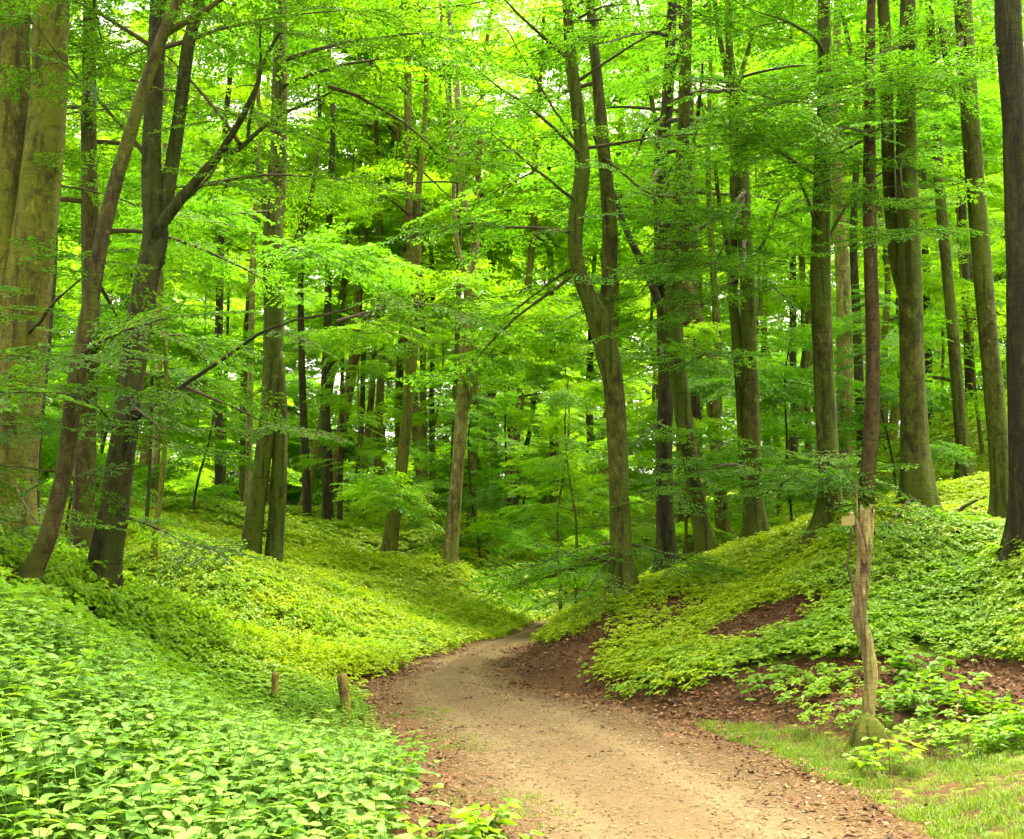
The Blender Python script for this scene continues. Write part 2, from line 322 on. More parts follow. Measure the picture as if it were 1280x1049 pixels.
tree(30, [[(559, 716, 21), (565, 670, 18), (571, 600, 17), (576, 540, 17), (580, 470, 17), (586, 400, 16), (588, 350, 16), (594, 300, 13), (580, 250, 11), (574, 150, 9)], [(588, 360, 9), (574, 320, 8), (568, 270, 7), (566, 200, 6)]],
     'pale sunlit trunk nearest the bend of the path', B_PALE, dict(z0=10, n=15, L=4.0),
     limbs=[[(581, 520, 6), (598, 470, 5), (620, 440, 4), (650, 425, 3), (662, 422, 2)], [(588, 430, 6), (606, 420, 5), (630, 385, 4), (655, 365, 3)]], height=22,
     boughs=[((600, 470), (660, 440), 27, 2.0), ((588, 420), (640, 370), 27, 2.2)])
tree(33, [[(564, 690, 10), (566, 600, 9), (569, 500, 9), (572, 400, 8), (574, 300, 7)]], 'narrow trunk tight behind the pale sunlit one', B_GREEN, dict(z0=9, n=12, L=3.4))
tree(36, [[(589, 668, 13), (591, 600, 12), (593, 520, 12), (592, 430, 11), (594, 300, 9)]], 'olive trunk just right of the pale sunlit one', B_OLIVE, dict(z0=10, n=13, L=3.6))
tree(48, [[(530, 655, 10), (530, 560, 9), (529, 480, 9), (528, 360, 8)]], 'left one of two thin trunks between the mossy and the pale trunk', B_GREEN, dict(z0=9, n=12, L=3.6))
tree(50, [[(541, 656, 9), (540, 560, 8), (540, 480, 8), (541, 360, 7)]], 'right one of two thin trunks between the mossy and the pale trunk', B_DARK, dict(z0=9, n=12, L=3.6))
tree(52, [[(640, 640, 14), (646, 590, 13), (640, 540, 12), (634, 480, 11), (630, 400, 10)], [(645, 590, 8), (660, 550, 7), (668, 500, 6)]], 'dark branching tree deep in the leaves above the end of the path', B_DARK, dict(z0=5, n=20, L=4.0))
# right side ---------------------------------------------------------------
tree(17, [[(780, 750, 34), (777, 700, 29), (774, 620, 28), (771, 540, 29), (765, 470, 31), (756, 430, 34), (748, 402, 34), (736, 375, 26), (722, 340, 22), (718, 305, 21), (722, 260, 22), (728, 210, 22), (723, 150, 19), (713, 70, 16), (708, -10, 14)],
          [(752, 420, 26), (758, 385, 23), (763, 330, 22), (763, 280, 23), (757, 200, 20), (750, 120, 18), (743, 40, 16), (738, -10, 14)]],
     'beech with two snaking stems at the inside of the bend', B_GREEN, dict(z0=8.8, n=12, L=3.8),
     limbs=[[(757, 200, 5), (775, 230, 4), (800, 262, 3), (830, 280, 2)], [(722, 335, 4), (690, 352, 3.4), (650, 380, 2.6), (630, 392, 2)], [(728, 190, 4), (700, 150, 3.4), (672, 100, 2.6), (640, 40, 2)],
            [(776, 696, 8), (750, 702, 7), (726, 708, 6), (704, 718, 4), (684, 724, 3)]],
     boughs=[((770, 680), (705, 695), 15.6, 1.3), ((772, 690), (742, 712), 15.2, 1.1), ((775, 685), (700, 712), 16, 1.3), ((774, 680), (815, 690), 15.6, 1.1), ((720, 300), (650, 300), 15, 2.2), ((725, 200), (660, 150), 14.8, 2.4),
             ((715, 80), (640, 40), 14.6, 2.4), ((722, 260), (680, 230), 15, 2.0), ((748, 100), (800, 60), 15, 2.0), ((757, 190), (800, 180), 15.2, 2.0), ((740, 30), (760, 10), 14, 1.8), ((726, 340), (660, 390), 15.6, 2.2)], flare=1.2, shift=1.4)
tree(21, [[(834, 718, 27), (831, 640, 23), (831, 560, 23), (833, 480, 23), (832, 400, 23), (829, 300, 22), (827, 210, 20), (836, 120, 17), (842, 0, 14)]],
     'straight dark trunk standing right behind the snaking beech', B_DARK, dict(z0=8, n=12, L=3.8),
     limbs=[[(830, 390, 14), (815, 345, 12), (795, 300, 11), (778, 255, 9), (764, 215, 7), (745, 160, 5)], [(828, 290, 8), (850, 240, 7), (862, 180, 6), (868, 100, 4)]],
     boughs=[((832, 430), (800, 470), 18.5, 1.8), ((830, 330), (880, 330), 18, 2.2), ((830, 250), (860, 220), 18, 2.2), ((833, 150), (900, 130), 16.5, 2.6), ((834, 130), (960, 90), 15, 2.8), ((836, 100), (900, 40), 15, 2.8), ((830, 220), (930, 210), 16, 2.6), ((832, 520), (815, 560), 19, 1.4)])
tree(20, [[(885, 702, 25), (874, 640, 24), (864, 580, 25), (853, 510, 25), (845, 440, 25), (842, 380, 24), (846, 290, 21), (852, 200, 18), (856, 80, 15)]],
     'trunk curving left as it rises, next to the straight dark one', B_GREEN, dict(z0=8, n=10, L=3.6), boughs=[((848, 460), (890, 430), 18, 1.8), ((866, 600), (880, 560), 18.6, 1.0)])
tree(27, [[(872, 690, 26), (866, 560, 27), (862, 420, 28), (863, 320, 26), (860, 220, 22), (858, 100, 18)]], 'broad paler trunk showing behind the curving trunk', B_BROWN, dict(z0=8, n=12, L=3.8))
tree(26, [[(906, 694, 21), (902, 640, 19), (897, 570, 19), (890, 500, 20), (880, 430, 19), (868, 380, 16), (850, 320, 12), (836, 240, 9)], [(897, 540, 13), (899, 470, 12), (897, 400, 11), (890, 300, 9), (886, 200, 8)]],
     'forked trunk right of the curving one, one arm bending left', B_OLIVE, dict(z0=7.5, n=14, L=3.6), height=17, boughs=[((898, 600), (930, 590), 23, 1.6), ((890, 480), (930, 470), 23, 1.8)])
tree(20, [[(947, 680, 29), (943, 620, 24), (940, 540, 22), (937, 450, 22), (934, 370, 21), (931, 290, 20), (931, 220, 19), (922, 120, 15), (914, 40, 12)], [(934, 600, 16), (928, 500, 15), (922, 420, 15), (918, 340, 14), (920, 240, 12), (916, 120, 9)]],
     'double trunk, a thick and a thin stem pressed together, mid right', B_GREEN, dict(z0=8, n=12, L=3.6),
     limbs=[[(919, 345, 8), (905, 315, 7), (890, 270, 6), (880, 230, 5)], [(920, 130, 8), (926, 90, 7), (940, 40, 5)], [(934, 340, 6), (955, 300, 5), (975, 250, 4)]],
     boughs=[((942, 610), (985, 600), 17, 1.8), ((943, 620), (1010, 625), 16.5, 2.0), ((931, 240), (900, 400), 17, 2.2), ((932, 230), (960, 300), 16.5, 2.4), ((925, 140), (985, 190), 15.5, 2.6), ((932, 300), (880, 410), 16.6, 2.2), ((940, 590), (890, 590), 17, 1.6)])
tree(17.5, [[(1036, 662, 36), (1038, 610, 29), (1036, 560, 28), (1031, 450, 28), (1026, 350, 27), (1028, 240, 24), (1031, 110, 20), (1029, -10, 18)]],
     'tall straight mossy trunk left of the bare wooden post', B_GREEN, dict(z0=9.5, n=9, L=3.4),
     limbs=[[(1027, 300, 6), (1012, 270, 5), (995, 235, 4)], [(1028, 310, 5), (1060, 255, 5), (1100, 220, 4), (1130, 200, 3)]],
     boughs=[((1030, 110), (1110, 90), 15, 2.2), ((1028, 200), (1090, 170), 15.5, 2.0), ((1028, 180), (980, 170), 15.4, 2.2), ((1036, 570), (1000, 570), 15, 1.5), ((1037, 600), (1070, 590), 15.2, 1.4), ((1029, 60), (1000, 30), 14.4, 2.0), ((1028, 130), (1035, 150), 15.6, 1.0)], flare=1.5, shift=1.0)
tree(25, [[(1058, 640, 22), (1057, 560, 21), (1057, 440, 20), (1054, 340, 19), (1051, 260, 17), (1048, 120, 14)]], 'pale grey trunk between the tall mossy and the reddish one', B_PALE, dict(z0=9, n=10, L=3.4))
tree(28, [[(1080, 640, 14), (1076, 520, 13), (1072, 400, 12), (1068, 290, 11), (1074, 150, 9)]], 'dark slim trunk left of the reddish one, mostly covered', B_DARK, dict(z0=9, n=10, L=3.4), limbs=[[(1075, 530, 6), (1055, 505, 5), (1040, 480, 4)]])
tree(15.5, [[(1082, 640, 20), (1086, 600, 20), (1090, 520, 21), (1091, 400, 20), (1089, 280, 20), (1090, 150, 16), (1093, 0, 12)]],
     'reddish-brown trunk dotted with dark knots above the wooden post', B_RED, dict(z0=10.5, n=8, L=2.6), name='knotty_tree', boughs=[((1090, 180), (1080, 150), 13.6, 1.5), ((1088, 300), (1110, 280), 14, 1.2)])
tree(16, [[(1147, 650, 50), (1143, 610, 40), (1141, 550, 36), (1138, 450, 34), (1134, 330, 32), (1130, 200, 28), (1128, 110, 25), (1130, 0, 20)], [(1124, 330, 18), (1116, 240, 19), (1111, 130, 18), (1106, 0, 16)]],
     'thickest right-hand trunk with a second stem splitting off its left', B_GREEN, dict(z0=9.5, n=10, L=3.6),
     boughs=[((1128, 120), (1180, 80), 14, 2.0), ((1126, 190), (1110, 240), 14.2, 1.4), ((1130, 60), (1070, 100), 13.8, 2.0), ((1143, 620), (1115, 640), 14.6, 1.0)], flare=1.35)
tree(25, [[(1206, 604, 22), (1203, 550, 18), (1199, 480, 18), (1190, 380, 16), (1180, 260, 15), (1172, 150, 14), (1166, 40, 12), (1164, -10, 11)]],
     'slim trunk leaning left between the two thick right-hand trunks', B_GREEN, dict(z0=9.5, n=12, L=3.4), limbs=[[(1198, 480, 6), (1188, 470, 5), (1172, 468, 4), (1160, 472, 3)]], boughs=[((1172, 150), (1160, 180), 22, 1.8)], flare=1.3)
tree(16, [[(1255, 648, 32), (1251, 590, 27), (1246, 520, 27), (1236, 400, 27), (1224, 250, 27), (1214, 120, 26), (1207, -10, 24)]],
     'tall clean green trunk leaning left near the right edge', B_GREEN, dict(z0=10.5, n=9, L=3.6), limbs=[[(1213, 100, 6), (1196, 60, 5), (1180, 50, 4)]], boughs=[((1210, 40), (1170, 100), 14.5, 1.8)], flare=1.35)
tree(13, [[(1280, 690, 40), (1278, 620, 34), (1276, 480, 34), (1273, 320, 34), (1269, 150, 35), (1262, -10, 36)]],
     'dark ridged trunk cut by the right edge of the picture', B_RIDGE, dict(z0=11, n=7, L=3.4), flare=1.2)
tree(34, [[(1163, 570, 12), (1160, 480, 11), (1157, 380, 10), (1154, 250, 9)]], 'thin dark trunk right of the thickest right-hand trunk', B_DARK, dict(z0=9, n=10, L=3.4))
tree(32, [[(1214, 520, 15), (1209, 420, 14), (1204, 330, 13), (1200, 220, 11)]], 'shadowy trunk left of the tall clean green one', B_DARK, dict(z0=10, n=10, L=3.4))
tree(42, [[(991, 640, 11), (992, 540, 10), (991, 430, 10), (990, 330, 9)], [(992, 520, 6), (1004, 470, 6), (1009, 400, 5)]], 'far forked trunk left of the tall mossy one', B_DARK, dict(z0=8, n=10, L=3.6))
tree(45, [[(1008, 640, 10), (1010, 540, 9), (1006, 440, 8), (1003, 330, 8)]], 'far narrow trunk close to the tall mossy one', B_OLIVE, dict(z0=8, n=10, L=3.6))
tree(36, [[(975, 655, 8), (972, 560, 8), (965, 470, 7), (952, 400, 6), (948, 300, 5)]], 'wiry bent stem right of the double trunk', B_OLIVE, dict(z0=7, n=9, L=2.4), height=14)
tree(55, [[(690, 640, 12), (692, 540, 11), (690, 440, 10), (688, 330, 9)]], 'faint trunk veiled by leaves left of the snaking beech', B_GREEN, dict(z0=5, n=18, L=4.0))
for t in T: t['base'] = W(t['stems'][0][0][0], t['stems'][0][0][1], t['depth'])

# ------------------------------------------------------------------ terrain height
PC = np.array([(1.35, -3, 1.35), (1.25, 2, 1.35), (1.12, 4.5, 1.32), (1.05, 6.3, 1.32), (.8, 7.9, 1.5), (.5, 9.5, 1.5), (.02, 11.4, 1.45), (-.55, 13.2, 1.25), (-.88, 15.2, .88),
               (-.60, 18.3, .72), (.05, 22, .68), (.68, 25.8, .66), (1.4, 30, .7), (3.2, 33.5, .8), (6.5, 36, .9), (11, 38, .9)])
pcs = catmull(PC, 500)
ctrl = [tuple(t['base']) for t in T]
ctrl += [(x, y, 0.0) for x, y, _ in PC[:13]] + [(3.2, 33.5, .1), (6.5, 36, .3), (11, 38, .8)]
for px, py, d in [(300, 820, 14), (200, 850, 12), (370, 805, 17), (550, 792, 22), (500, 750, 26), (620, 768, 30), (200, 750, 17), (400, 740, 24), (450, 862, 13.7), (344, 878, 11.6), (430, 888, 11.3),
                  (700, 805, 16), (900, 800, 13.8), (800, 850, 13), (950, 862, 11.5), (950, 720, 17), (1050, 700, 16), (1200, 720, 14), (1200, 800, 12), (1060, 800, 12.4), (1100, 872, 10.4), (1250, 930, 9), (1280, 850, 10.6),
                  (760, 790, 15.5), (850, 755, 16.5), (640, 815, 17), (1085, 932, 9.5), (1280, 1000, 7), (1160, 980, 7.8), (690, 795, 17.5), (665, 812, 17.2)]:
    ctrl.append(tuple(W(px, py, d)))
ctrl += [(-2.8, 6, .62), (-2.1, 6.6, .28), (-1.9, 4, .08), (-4.6, 6, 1.15), (-5.2, 9, 1.3), (-3.2, 8.6, .75), (-1.0, 5, .02), (-.9, 3, 0), (-3, 2, .5), (3.5, 4, .1), (6, 3, .4), (0, -4, 0), (-9, 0, 1.5), (9, 0, 1.4), (8, 8, 1.5), (-12, 12, 2.4),
         (-25, 25, 4), (25, 22, 6.5), (-30, 5, 4), (30, 3, 5), (-40, 60, 6), (40, 60, 10), (0, 65, 3.6), (-15, 60, 4.0), (15, 60, 5.0), (0, 100, 8), (-60, 110, 12), (60, 110, 16), (-20, -15, 2), (20, -15, 2), (-90, 40, 9), (90, 40, 13), (0, 150, 12), (-100, 150, 16), (100, 150, 20)]
ctrl += [(-1.7, 8, .06), (-2.2, 10, .03), (-2.45, 11.6, .03), (-2.7, 9.2, .2), (-1.3, 6.6, .04), (-1.85, 11.3, .02)]
ctrl = np.array(ctrl, float)
def _k(r2): return np.where(r2 > 1e-9, .5*r2*np.log(np.maximum(r2, 1e-9)), 0)
def tps_fit(c, lam=.06):
    n = len(c); d2 = ((c[:, None, :2]-c[None, :, :2])**2).sum(-1)
    A = np.zeros((n+3, n+3)); A[:n, :n] = _k(d2) + lam*np.eye(n); A[:n, n] = 1; A[:n, n+1:] = c[:, :2]; A[n, :n] = 1; A[n+1:, :n] = c[:, :2].T
    return np.linalg.solve(A, np.concatenate([c[:, 2], [0, 0, 0]]))
tw = tps_fit(ctrl)
def path_d(x, y):
    """distance to the centre line divided by the half width there, with the signed offset"""
    x = np.asarray(x, float).ravel(); y = np.asarray(y, float).ravel(); r = np.empty(len(x)); idx = np.empty(len(x), int)
    for a in range(0, len(x), 4000):
        d2 = (x[a:a+4000, None]-pcs[None, :, 0])**2 + (y[a:a+4000, None]-pcs[None, :, 1])**2
        k = d2.argmin(1); idx[a:a+4000] = k; r[a:a+4000] = np.sqrt(d2[np.arange(len(k)), k])
    return r, idx
def tps(x, y):
    x = np.asarray(x, float).ravel(); y = np.asarray(y, float).ravel(); z = np.empty(len(x)); n = len(ctrl)
    for a in range(0, len(x), 8000):
        xx, yy = x[a:a+8000], y[a:a+8000]
        z[a:a+8000] = _k((xx[:, None]-ctrl[None, :, 0])**2+(yy[:, None]-ctrl[None, :, 1])**2) @ tw[:n] + tw[n] + tw[n+1]*xx + tw[n+2]*yy
    return z
pcz = tps(pcs[:, 0], pcs[:, 1]); pcz = np.convolve(np.pad(pcz, 20, 'edge'), np.ones(41)/41, 'valid')
def wob(x, y):
    return (np.sin(x*1.9+.7*np.sin(y*1.1))*np.cos(y*1.6+1.3*np.sin(x*.8))*.055 + np.sin(x*4.7+y*3.1)*np.sin(y*5.3-x*2.2)*.016 + np.sin(x*.55+1)*np.sin(y*.47)*.09)
def ground_z(x, y):
    x = np.asarray(x, float); sh = x.shape; xf = x.ravel(); yf = np.asarray(y, float).ravel()
    z = tps(xf, yf); r, k = path_d(xf, yf); hw = pcs[k, 2]
    s = np.clip((r-hw*.92)/np.where(yf > 14, .55, .9), 0, 1); s = s*s*(3-2*s)
    rut = -.018*np.exp(-((r-hw*.5)/.22)**2)+.012*np.exp(-(r/.3)**2)
    z = pcz[k]*(1-s) + z*s + wob(xf, yf)*(.12+.88*s) + rut*(1-s)
    return z.reshape(sh)
def gz(x, y): return float(ground_z(np.array([x]), np.array([y]))[0])

# ------------------------------------------------------------------ ground and path
LITTER_POLY = [[(690, 812), (760, 770), (860, 735), (900, 745), (830, 790), (760, 815), (700, 850), (640, 840)],
               [(860, 800), (950, 757), (1040, 733), (1080, 742), (1030, 785), (940, 812), (870, 822)],
               [(820, 885), (880, 850), (1000, 826), (1120, 820), (1290, 826), (1400, 835), (1400, 915), (1270, 905), (1130, 895), (1000, 905), (930, 908), (860, 908)],
               [(-60, 700), (20, 690), (70, 760), (150, 800), (130, 830), (40, 790), (-60, 780)],
               [(325, 785), (400, 792), (440, 800), (400, 812), (340, 808)], [(1060, 735), (1110, 720), (1140, 715), (1110, 745), (1070, 755)], [(380, 852), (450, 850), (480, 872), (460, 882), (420, 868)]]
GRASS_POLY = [(860, 903), (960, 908), (1060, 925), (1150, 930), (1300, 960), (1400, 1000), (1400, 1200), (1240, 1100), (1165, 1049), (1070, 990), (960, 945)]
NETTLE_POLY = [(-400, 792), (0, 790), (100, 815), (190, 870), (240, 905), (330, 890), (440, 885), (482, 905), (503, 960), (508, 1020), (490, 1060), (470, 1600), (-900, 1600)]
def in_litter(px, py):
    r = np.zeros(np.shape(px), bool)
    for p in LITTER_POLY: r |= inside(p, px, py)
    return r
def graded(a, b, c0, c1, fine, growth):
    xs = list(np.arange(c0, c1+1e-6, fine)); s = fine; x = c1
    while x < b: s = min(s*growth, 5); x += s; xs.append(x)
    s = fine; x = c0; lo = []
    while x > a: s = min(s*growth, 5); x -= s; lo.append(x)
    return np.array(lo[::-1]+xs)
gx = graded(-110, 110, -7, 8, .13, 1.09); gy = graded(-14, 170, 3, 20, .13, 1.06)
GX, GY = np.meshgrid(gx, gy); GZ = ground_z(GX, GY)
V = np.stack([GX, GY, GZ], -1).reshape(-1, 3); nx = len(gx); ny = len(gy)
i = np.arange((nx-1)*(ny-1)); a = (i//(nx-1))*nx + i % (nx-1)
me = make_mesh('ground', V, np.stack([a, a+1, a+nx+1, a+nx], -1), GROUND)
vpx, vpy = PX(V); r, k = path_d(V[:, 0], V[:, 1]); off = (r-pcs[k, 2])
green = np.clip(.12+off*.28, 0, .72); green[V[:, 1] > 20] = np.maximum(green[V[:, 1] > 20], .62)
green[in_litter(vpx, vpy) & (V[:, 1] > 2)] = .0
gp = inside(GRASS_POLY, vpx, vpy) & (V[:, 1] > 2); green[gp] = .40
at = me.attributes.new('green', 'FLOAT', 'POINT'); at.data.foreach_set('value', green.astype(np.float32))
tag(add('ground', me), kind='structure')
# the path: a gravel sheet a few millimetres above the soil with ragged edges
ns = 340; nc = 26
sp = catmull(PC, ns); tang = np.gradient(sp[:, :2], axis=0); tang /= np.linalg.norm(tang, axis=1)[:, None]
nor = np.stack([tang[:, 1], -tang[:, 0]], 1)
arc = np.concatenate([[0], np.cumsum(np.linalg.norm(np.diff(sp[:, :2], axis=0), axis=1))])
rag = lambda ph: .07*np.sin(arc*2.1+ph)+.05*np.sin(arc*5.3+2*ph)+.03*np.sin(arc*11+3*ph)
u = np.linspace(-1, 1, nc)
half = np.where(u[None, :] > 0, (sp[:, 2]+rag(.4))[:, None], (sp[:, 2]+rag(2.2))[:, None])
PXY = sp[:, None, :2] + nor[:, None, :]*(u[None, :, None]*half[..., None])
PZ = ground_z(PXY[..., 0], PXY[..., 1]) + .012
Vp = np.concatenate([PXY, PZ[..., None]], -1).reshape(-1, 3)
i = np.arange((ns-1)*(nc-1)); a = (i//(nc-1))*nc + i % (nc-1)
me = make_mesh('path', Vp, np.stack([a, a+1, a+nc+1, a+nc], -1), PATHM)
e = np.abs(u)[None, :]*np.ones((ns, 1)); e = np.where(u[None, :] < 0, e*1.12, e)
at = me.attributes.new('edge', 'FLOAT', 'POINT'); at.data.foreach_set('value', e.ravel().astype(np.float32))
at = me.attributes.new('across', 'FLOAT', 'POINT'); at.data.foreach_set('value', (u[None, :]*np.ones((ns, 1))).ravel().astype(np.float32))
tag(add('path', me), kind='structure')

# ------------------------------------------------------------------ leaf, spray, clump and herb meshes
def leaf_geo(P, D, Nn, L, Wd, hexa=True, fold=.18, droop=.12):
    """ovate leaves, folded along the midrib; P base points, D directions, Nn normals"""
    n = len(P); D = D/np.linalg.norm(D, axis=1)[:, None]; S = np.cross(Nn, D); S /= np.linalg.norm(S, axis=1)[:, None]+1e-9; U = np.cross(D, S)
    L = np.asarray(L)[:, None]; Wd = np.asarray(Wd)[:, None]
    if hexa:
        pts = [P, P+D*L*.28+S*Wd*.46+U*Wd*fold, P+D*L*.62+S*Wd*.40+U*Wd*fold*.7, P+D*L-U*L*droop, P+D*L*.62-S*Wd*.40+U*Wd*fold*.7, P+D*L*.28-S*Wd*.46+U*Wd*fold]
        V = np.stack(pts, 1).reshape(-1, 3); b = np.arange(n)[:, None]*6
        F = np.concatenate([b+np.array([0, 3, 2, 1]), b+np.array([0, 5, 4, 3])], 1).reshape(-1, 4)
    else:
        pts = [P, P+D*L*.45+S*Wd*.5+U*Wd*fold, P+D*L-U*L*droop, P+D*L*.45-S*Wd*.5+U*Wd*fold]
        V = np.stack(pts, 1).reshape(-1, 3); b = np.arange(n)[:, None]*4
        F = np.concatenate([b+np.array([0, 2, 1]), b+np.array([0, 3, 2])], 1).reshape(-1, 3)
    return V, F
def rotz(v, a):
    c, s = math.cos(a), math.sin(a); return np.array([v[0]*c-v[1]*s, v[0]*s+v[1]*c, v[2]])
def spray_data(rg, Ls=1.0, leafL=.072, sag=.18):
    """a flat beech spray along +X: a main twig with alternating side twigs, two-ranked leaves"""
    P, D, tubes = [], [], []
    def z(x, y): return -sag*(x*x)*.5 - .10*y*y + .0
    def run(p0, az, L, step):
        n = max(3, int(L/step)); pts = []; a = az; p = np.array(p0, float)
        for q in range(n+1):
            pts.append(p.copy()); a += rg.normal(0, .07); p = p + np.array([math.cos(a), math.sin(a), 0])*L/n; p[2] = z(p[0], p[1]) + rg.normal(0, .006)
            if q > 0:
                sd = 1 if q % 2 else -1
                for s2 in ((sd, -sd) if rg.random() < .55 else (sd,)):
                    b = a + s2*rg.uniform(.6, 1.1); P.append(pts[-1]); D.append([math.cos(b), math.sin(b), rg.normal(-.08, .14)])
        P.append(pts[-1]); D.append([math.cos(a), math.sin(a), -.1]); return pts
    main = run((0, 0, 0), 0, Ls, .055); tubes.append((main, .0045))
    ns_ = 9
    for q in range(ns_):
        t = .12+.8*q/ns_; j = int(t*(len(main)-1)); sd = 1 if q % 2 else -1
        tubes.append((run(main[j], sd*rg.uniform(.6, .95), Ls*(.52*(1-t)+.12)*rg.uniform(.8, 1.15), .055), .003))
    P = np.array(P); D = np.array(D); n = len(P)
    Nn = np.stack([rg.normal(0, .28, n), rg.normal(0, .28, n), np.ones(n)], 1)
    L = leafL*rg.uniform(.7, 1.2, n)
    return P, D, Nn, L, tubes
def tri_strip(pts, r):
    p = np.array(pts); t = np.gradient(p, axis=0); s = np.cross(t, [0, 0, 1.]); s /= np.linalg.norm(s, axis=1)[:, None]+1e-9
    V = np.stack([p+s*r, p-s*r+np.array([0, 0, r]), p+np.array([0, 0, -r])], 1).reshape(-1, 3); F = []
    for q in range(len(p)-1):
        for j in range(3): F.append([q*3+j, q*3+(j+1) % 3, q*3+3+(j+1) % 3, q*3+3+j])
    return V, F
def leafset(name, P, D, Nn, L, Wd, mat, tubes=(), hexa=True, rg=rng, **kw):
    V, F = leaf_geo(P, D, Nn, L, Wd, hexa, **kw); mb_V = [V]; FF = F.tolist(); n = len(V); t = np.repeat(rg.random(len(P)), 2).tolist(); mi = [0]*len(FF)
    for pts, r in tubes:
        a, b = tri_strip(pts[::2] if len(pts) > 5 else pts, r); mb_V.append(a); FF += [[i+n for i in f] for f in b]; mi += [1]*len(b); t += [0]*len(b); n += len(a)
    return make_mesh(name, np.concatenate(mb_V), FF, [mat, TWIG], mi, False, t)
SRC = {}      # source geometry for the scatterers; these objects are linked to no collection and never render on their own
def src(key, name, meshes): SRC[key] = [bpy.data.objects.new(f'{name}', m) for m in meshes]
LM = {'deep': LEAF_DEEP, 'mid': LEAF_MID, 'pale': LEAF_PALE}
rg = np.random.default_rng(11)
spr = [spray_data(rg, rg.uniform(.85, 1.1), .064) for _ in range(6)]
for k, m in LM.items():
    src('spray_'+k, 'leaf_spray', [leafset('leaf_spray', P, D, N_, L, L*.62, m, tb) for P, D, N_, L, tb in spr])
def clump_data(rg):
    """a bough end seen from afar: several layered sprays"""
    PP, DD, NN, LL = [], [], [], []
    for q in range(6):
        P, D, N_, L, _ = spray_data(rg, rg.uniform(.8, 1.15), .092, .3)
        sel = rg.random(len(P)) < .62; P, D, N_, L = P[sel], D[sel], N_[sel], L[sel]
        a = rg.uniform(-1.1, 1.1); c, s = math.cos(a), math.sin(a); R = np.array([[c, -s, 0], [s, c, 0], [0, 0, 1]])
        PP.append(P@R.T + np.array([rg.uniform(0, .8), rg.uniform(-.45, .45), rg.uniform(-.25, .25)])); DD.append(D@R.T); NN.append(N_@R.T); LL.append(L)
    return np.concatenate(PP), np.concatenate(DD), np.concatenate(NN), np.concatenate(LL)
clm = [clump_data(rg) for _ in range(5)]
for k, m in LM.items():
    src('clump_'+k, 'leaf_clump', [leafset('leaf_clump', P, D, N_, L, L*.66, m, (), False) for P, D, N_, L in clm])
def herb_patch(rg, size=.55, n=34, h=.16, leafL=.055, lobes=5, wr=.6):
    P, D, N_, L, tubes = [], [], [], [], []
    for q in range(n):
        x, y = rg.uniform(-size/2, size/2, 2); hh = h*rg.uniform(.5, 1.25); lean = rg.normal(0, .05, 2)
        top = np.array([x+lean[0], y+lean[1], hh]); a0 = rg.uniform(0, 2*PI); tilt = rg.normal(0, .25, 2)
        for j in range(lobes):
            a = a0 + j*2*PI/lobes + rg.normal(0, .2)
            P.append(top + np.array([0, 0, rg.normal(0, .012)])); D.append([math.cos(a), math.sin(a), rg.uniform(-.25, .25)]); N_.append([tilt[0]+rg.normal(0, .15), tilt[1]+rg.normal(0, .15), 1]); L.append(leafL*rg.uniform(.65, 1.25))
        if q % 3 == 0: tubes.append(([np.array([x, y, -.03]), (np.array([x, y, 0])+top)/2, top], .0018))
    return np.array(P), np.array(D), np.array(N_), np.array(L), tubes
for key, m, kw in (('herb', HERB, dict()), ('herb_deep', HERB_DEEP, dict(leafL=.058, h=.18, lobes=4, n=40)), ('herb_yel', HERB_YEL, dict(h=.14, n=36, leafL=.05)), ('herb_far', HERB, dict(size=1.3, n=46, leafL=.11, h=.22)), ('herb_far_yel', HERB_YEL, dict(size=1.3, n=46, leafL=.11, h=.22))):
    ms = []
    for q in range(4):
        P, D, N_, L, tb = herb_patch(rg, **kw); ms.append(leafset('herb_patch', P, D, N_, L, L*(.62 if key != 'herb_deep' else .75), m, tb if 'far' not in key else (), 'far' not in key and key == 'herb_deep'))
    src(key, 'herb_patch', ms)
# grass tufts, dead leaves, pebbles
def grass_tuft(rg):
    V, F = [], []
    for q in range(26):
        x, y = rg.normal(0, .05, 2); a = rg.uniform(0, 2*PI); h = rg.uniform(.03, .10); l = rg.uniform(.02, .07); w = .0028
        d = np.array([math.cos(a), math.sin(a), 0]); s = np.array([-d[1], d[0], 0])*w; b = np.array([x, y, -.01]); n = len(V)
        V += [b-s, b+s, b+d*l*.4+s*.8+[0, 0, h*.7], b+d*l*.4-s*.8+[0, 0, h*.7], b+d*l+[0, 0, h]]
        F += [[n, n+1, n+2, n+3], [n+3, n+2, n+4]]
    return make_mesh('grass_tuft', V, F, GRASS, None, False, np.repeat(rg.random(26), 2))
src('grass', 'grass_tuft', [grass_tuft(rg) for _ in range(4)])
def dead_leaf(rg):
    n = 7; a = rg.uniform(0, 2*PI, n); P = np.stack([rg.normal(0, .07, n), rg.normal(0, .07, n), rg.uniform(.002, .02, n)], 1)
    D = np.stack([np.cos(a), np.sin(a), rg.normal(.05, .2, n)], 1); N_ = np.stack([rg.normal(0, .35, n), rg.normal(0, .35, n), np.ones(n)], 1); L = rg.uniform(.035, .062, n)
    return leafset('dead_leaves', P, D, N_, L, L*.6, LITTER, (), False, fold=rg.uniform(-.2, .3), droop=rg.uniform(-.3, .2))
src('litter', 'dead_leaves', [dead_leaf(rg) for _ in range(6)])
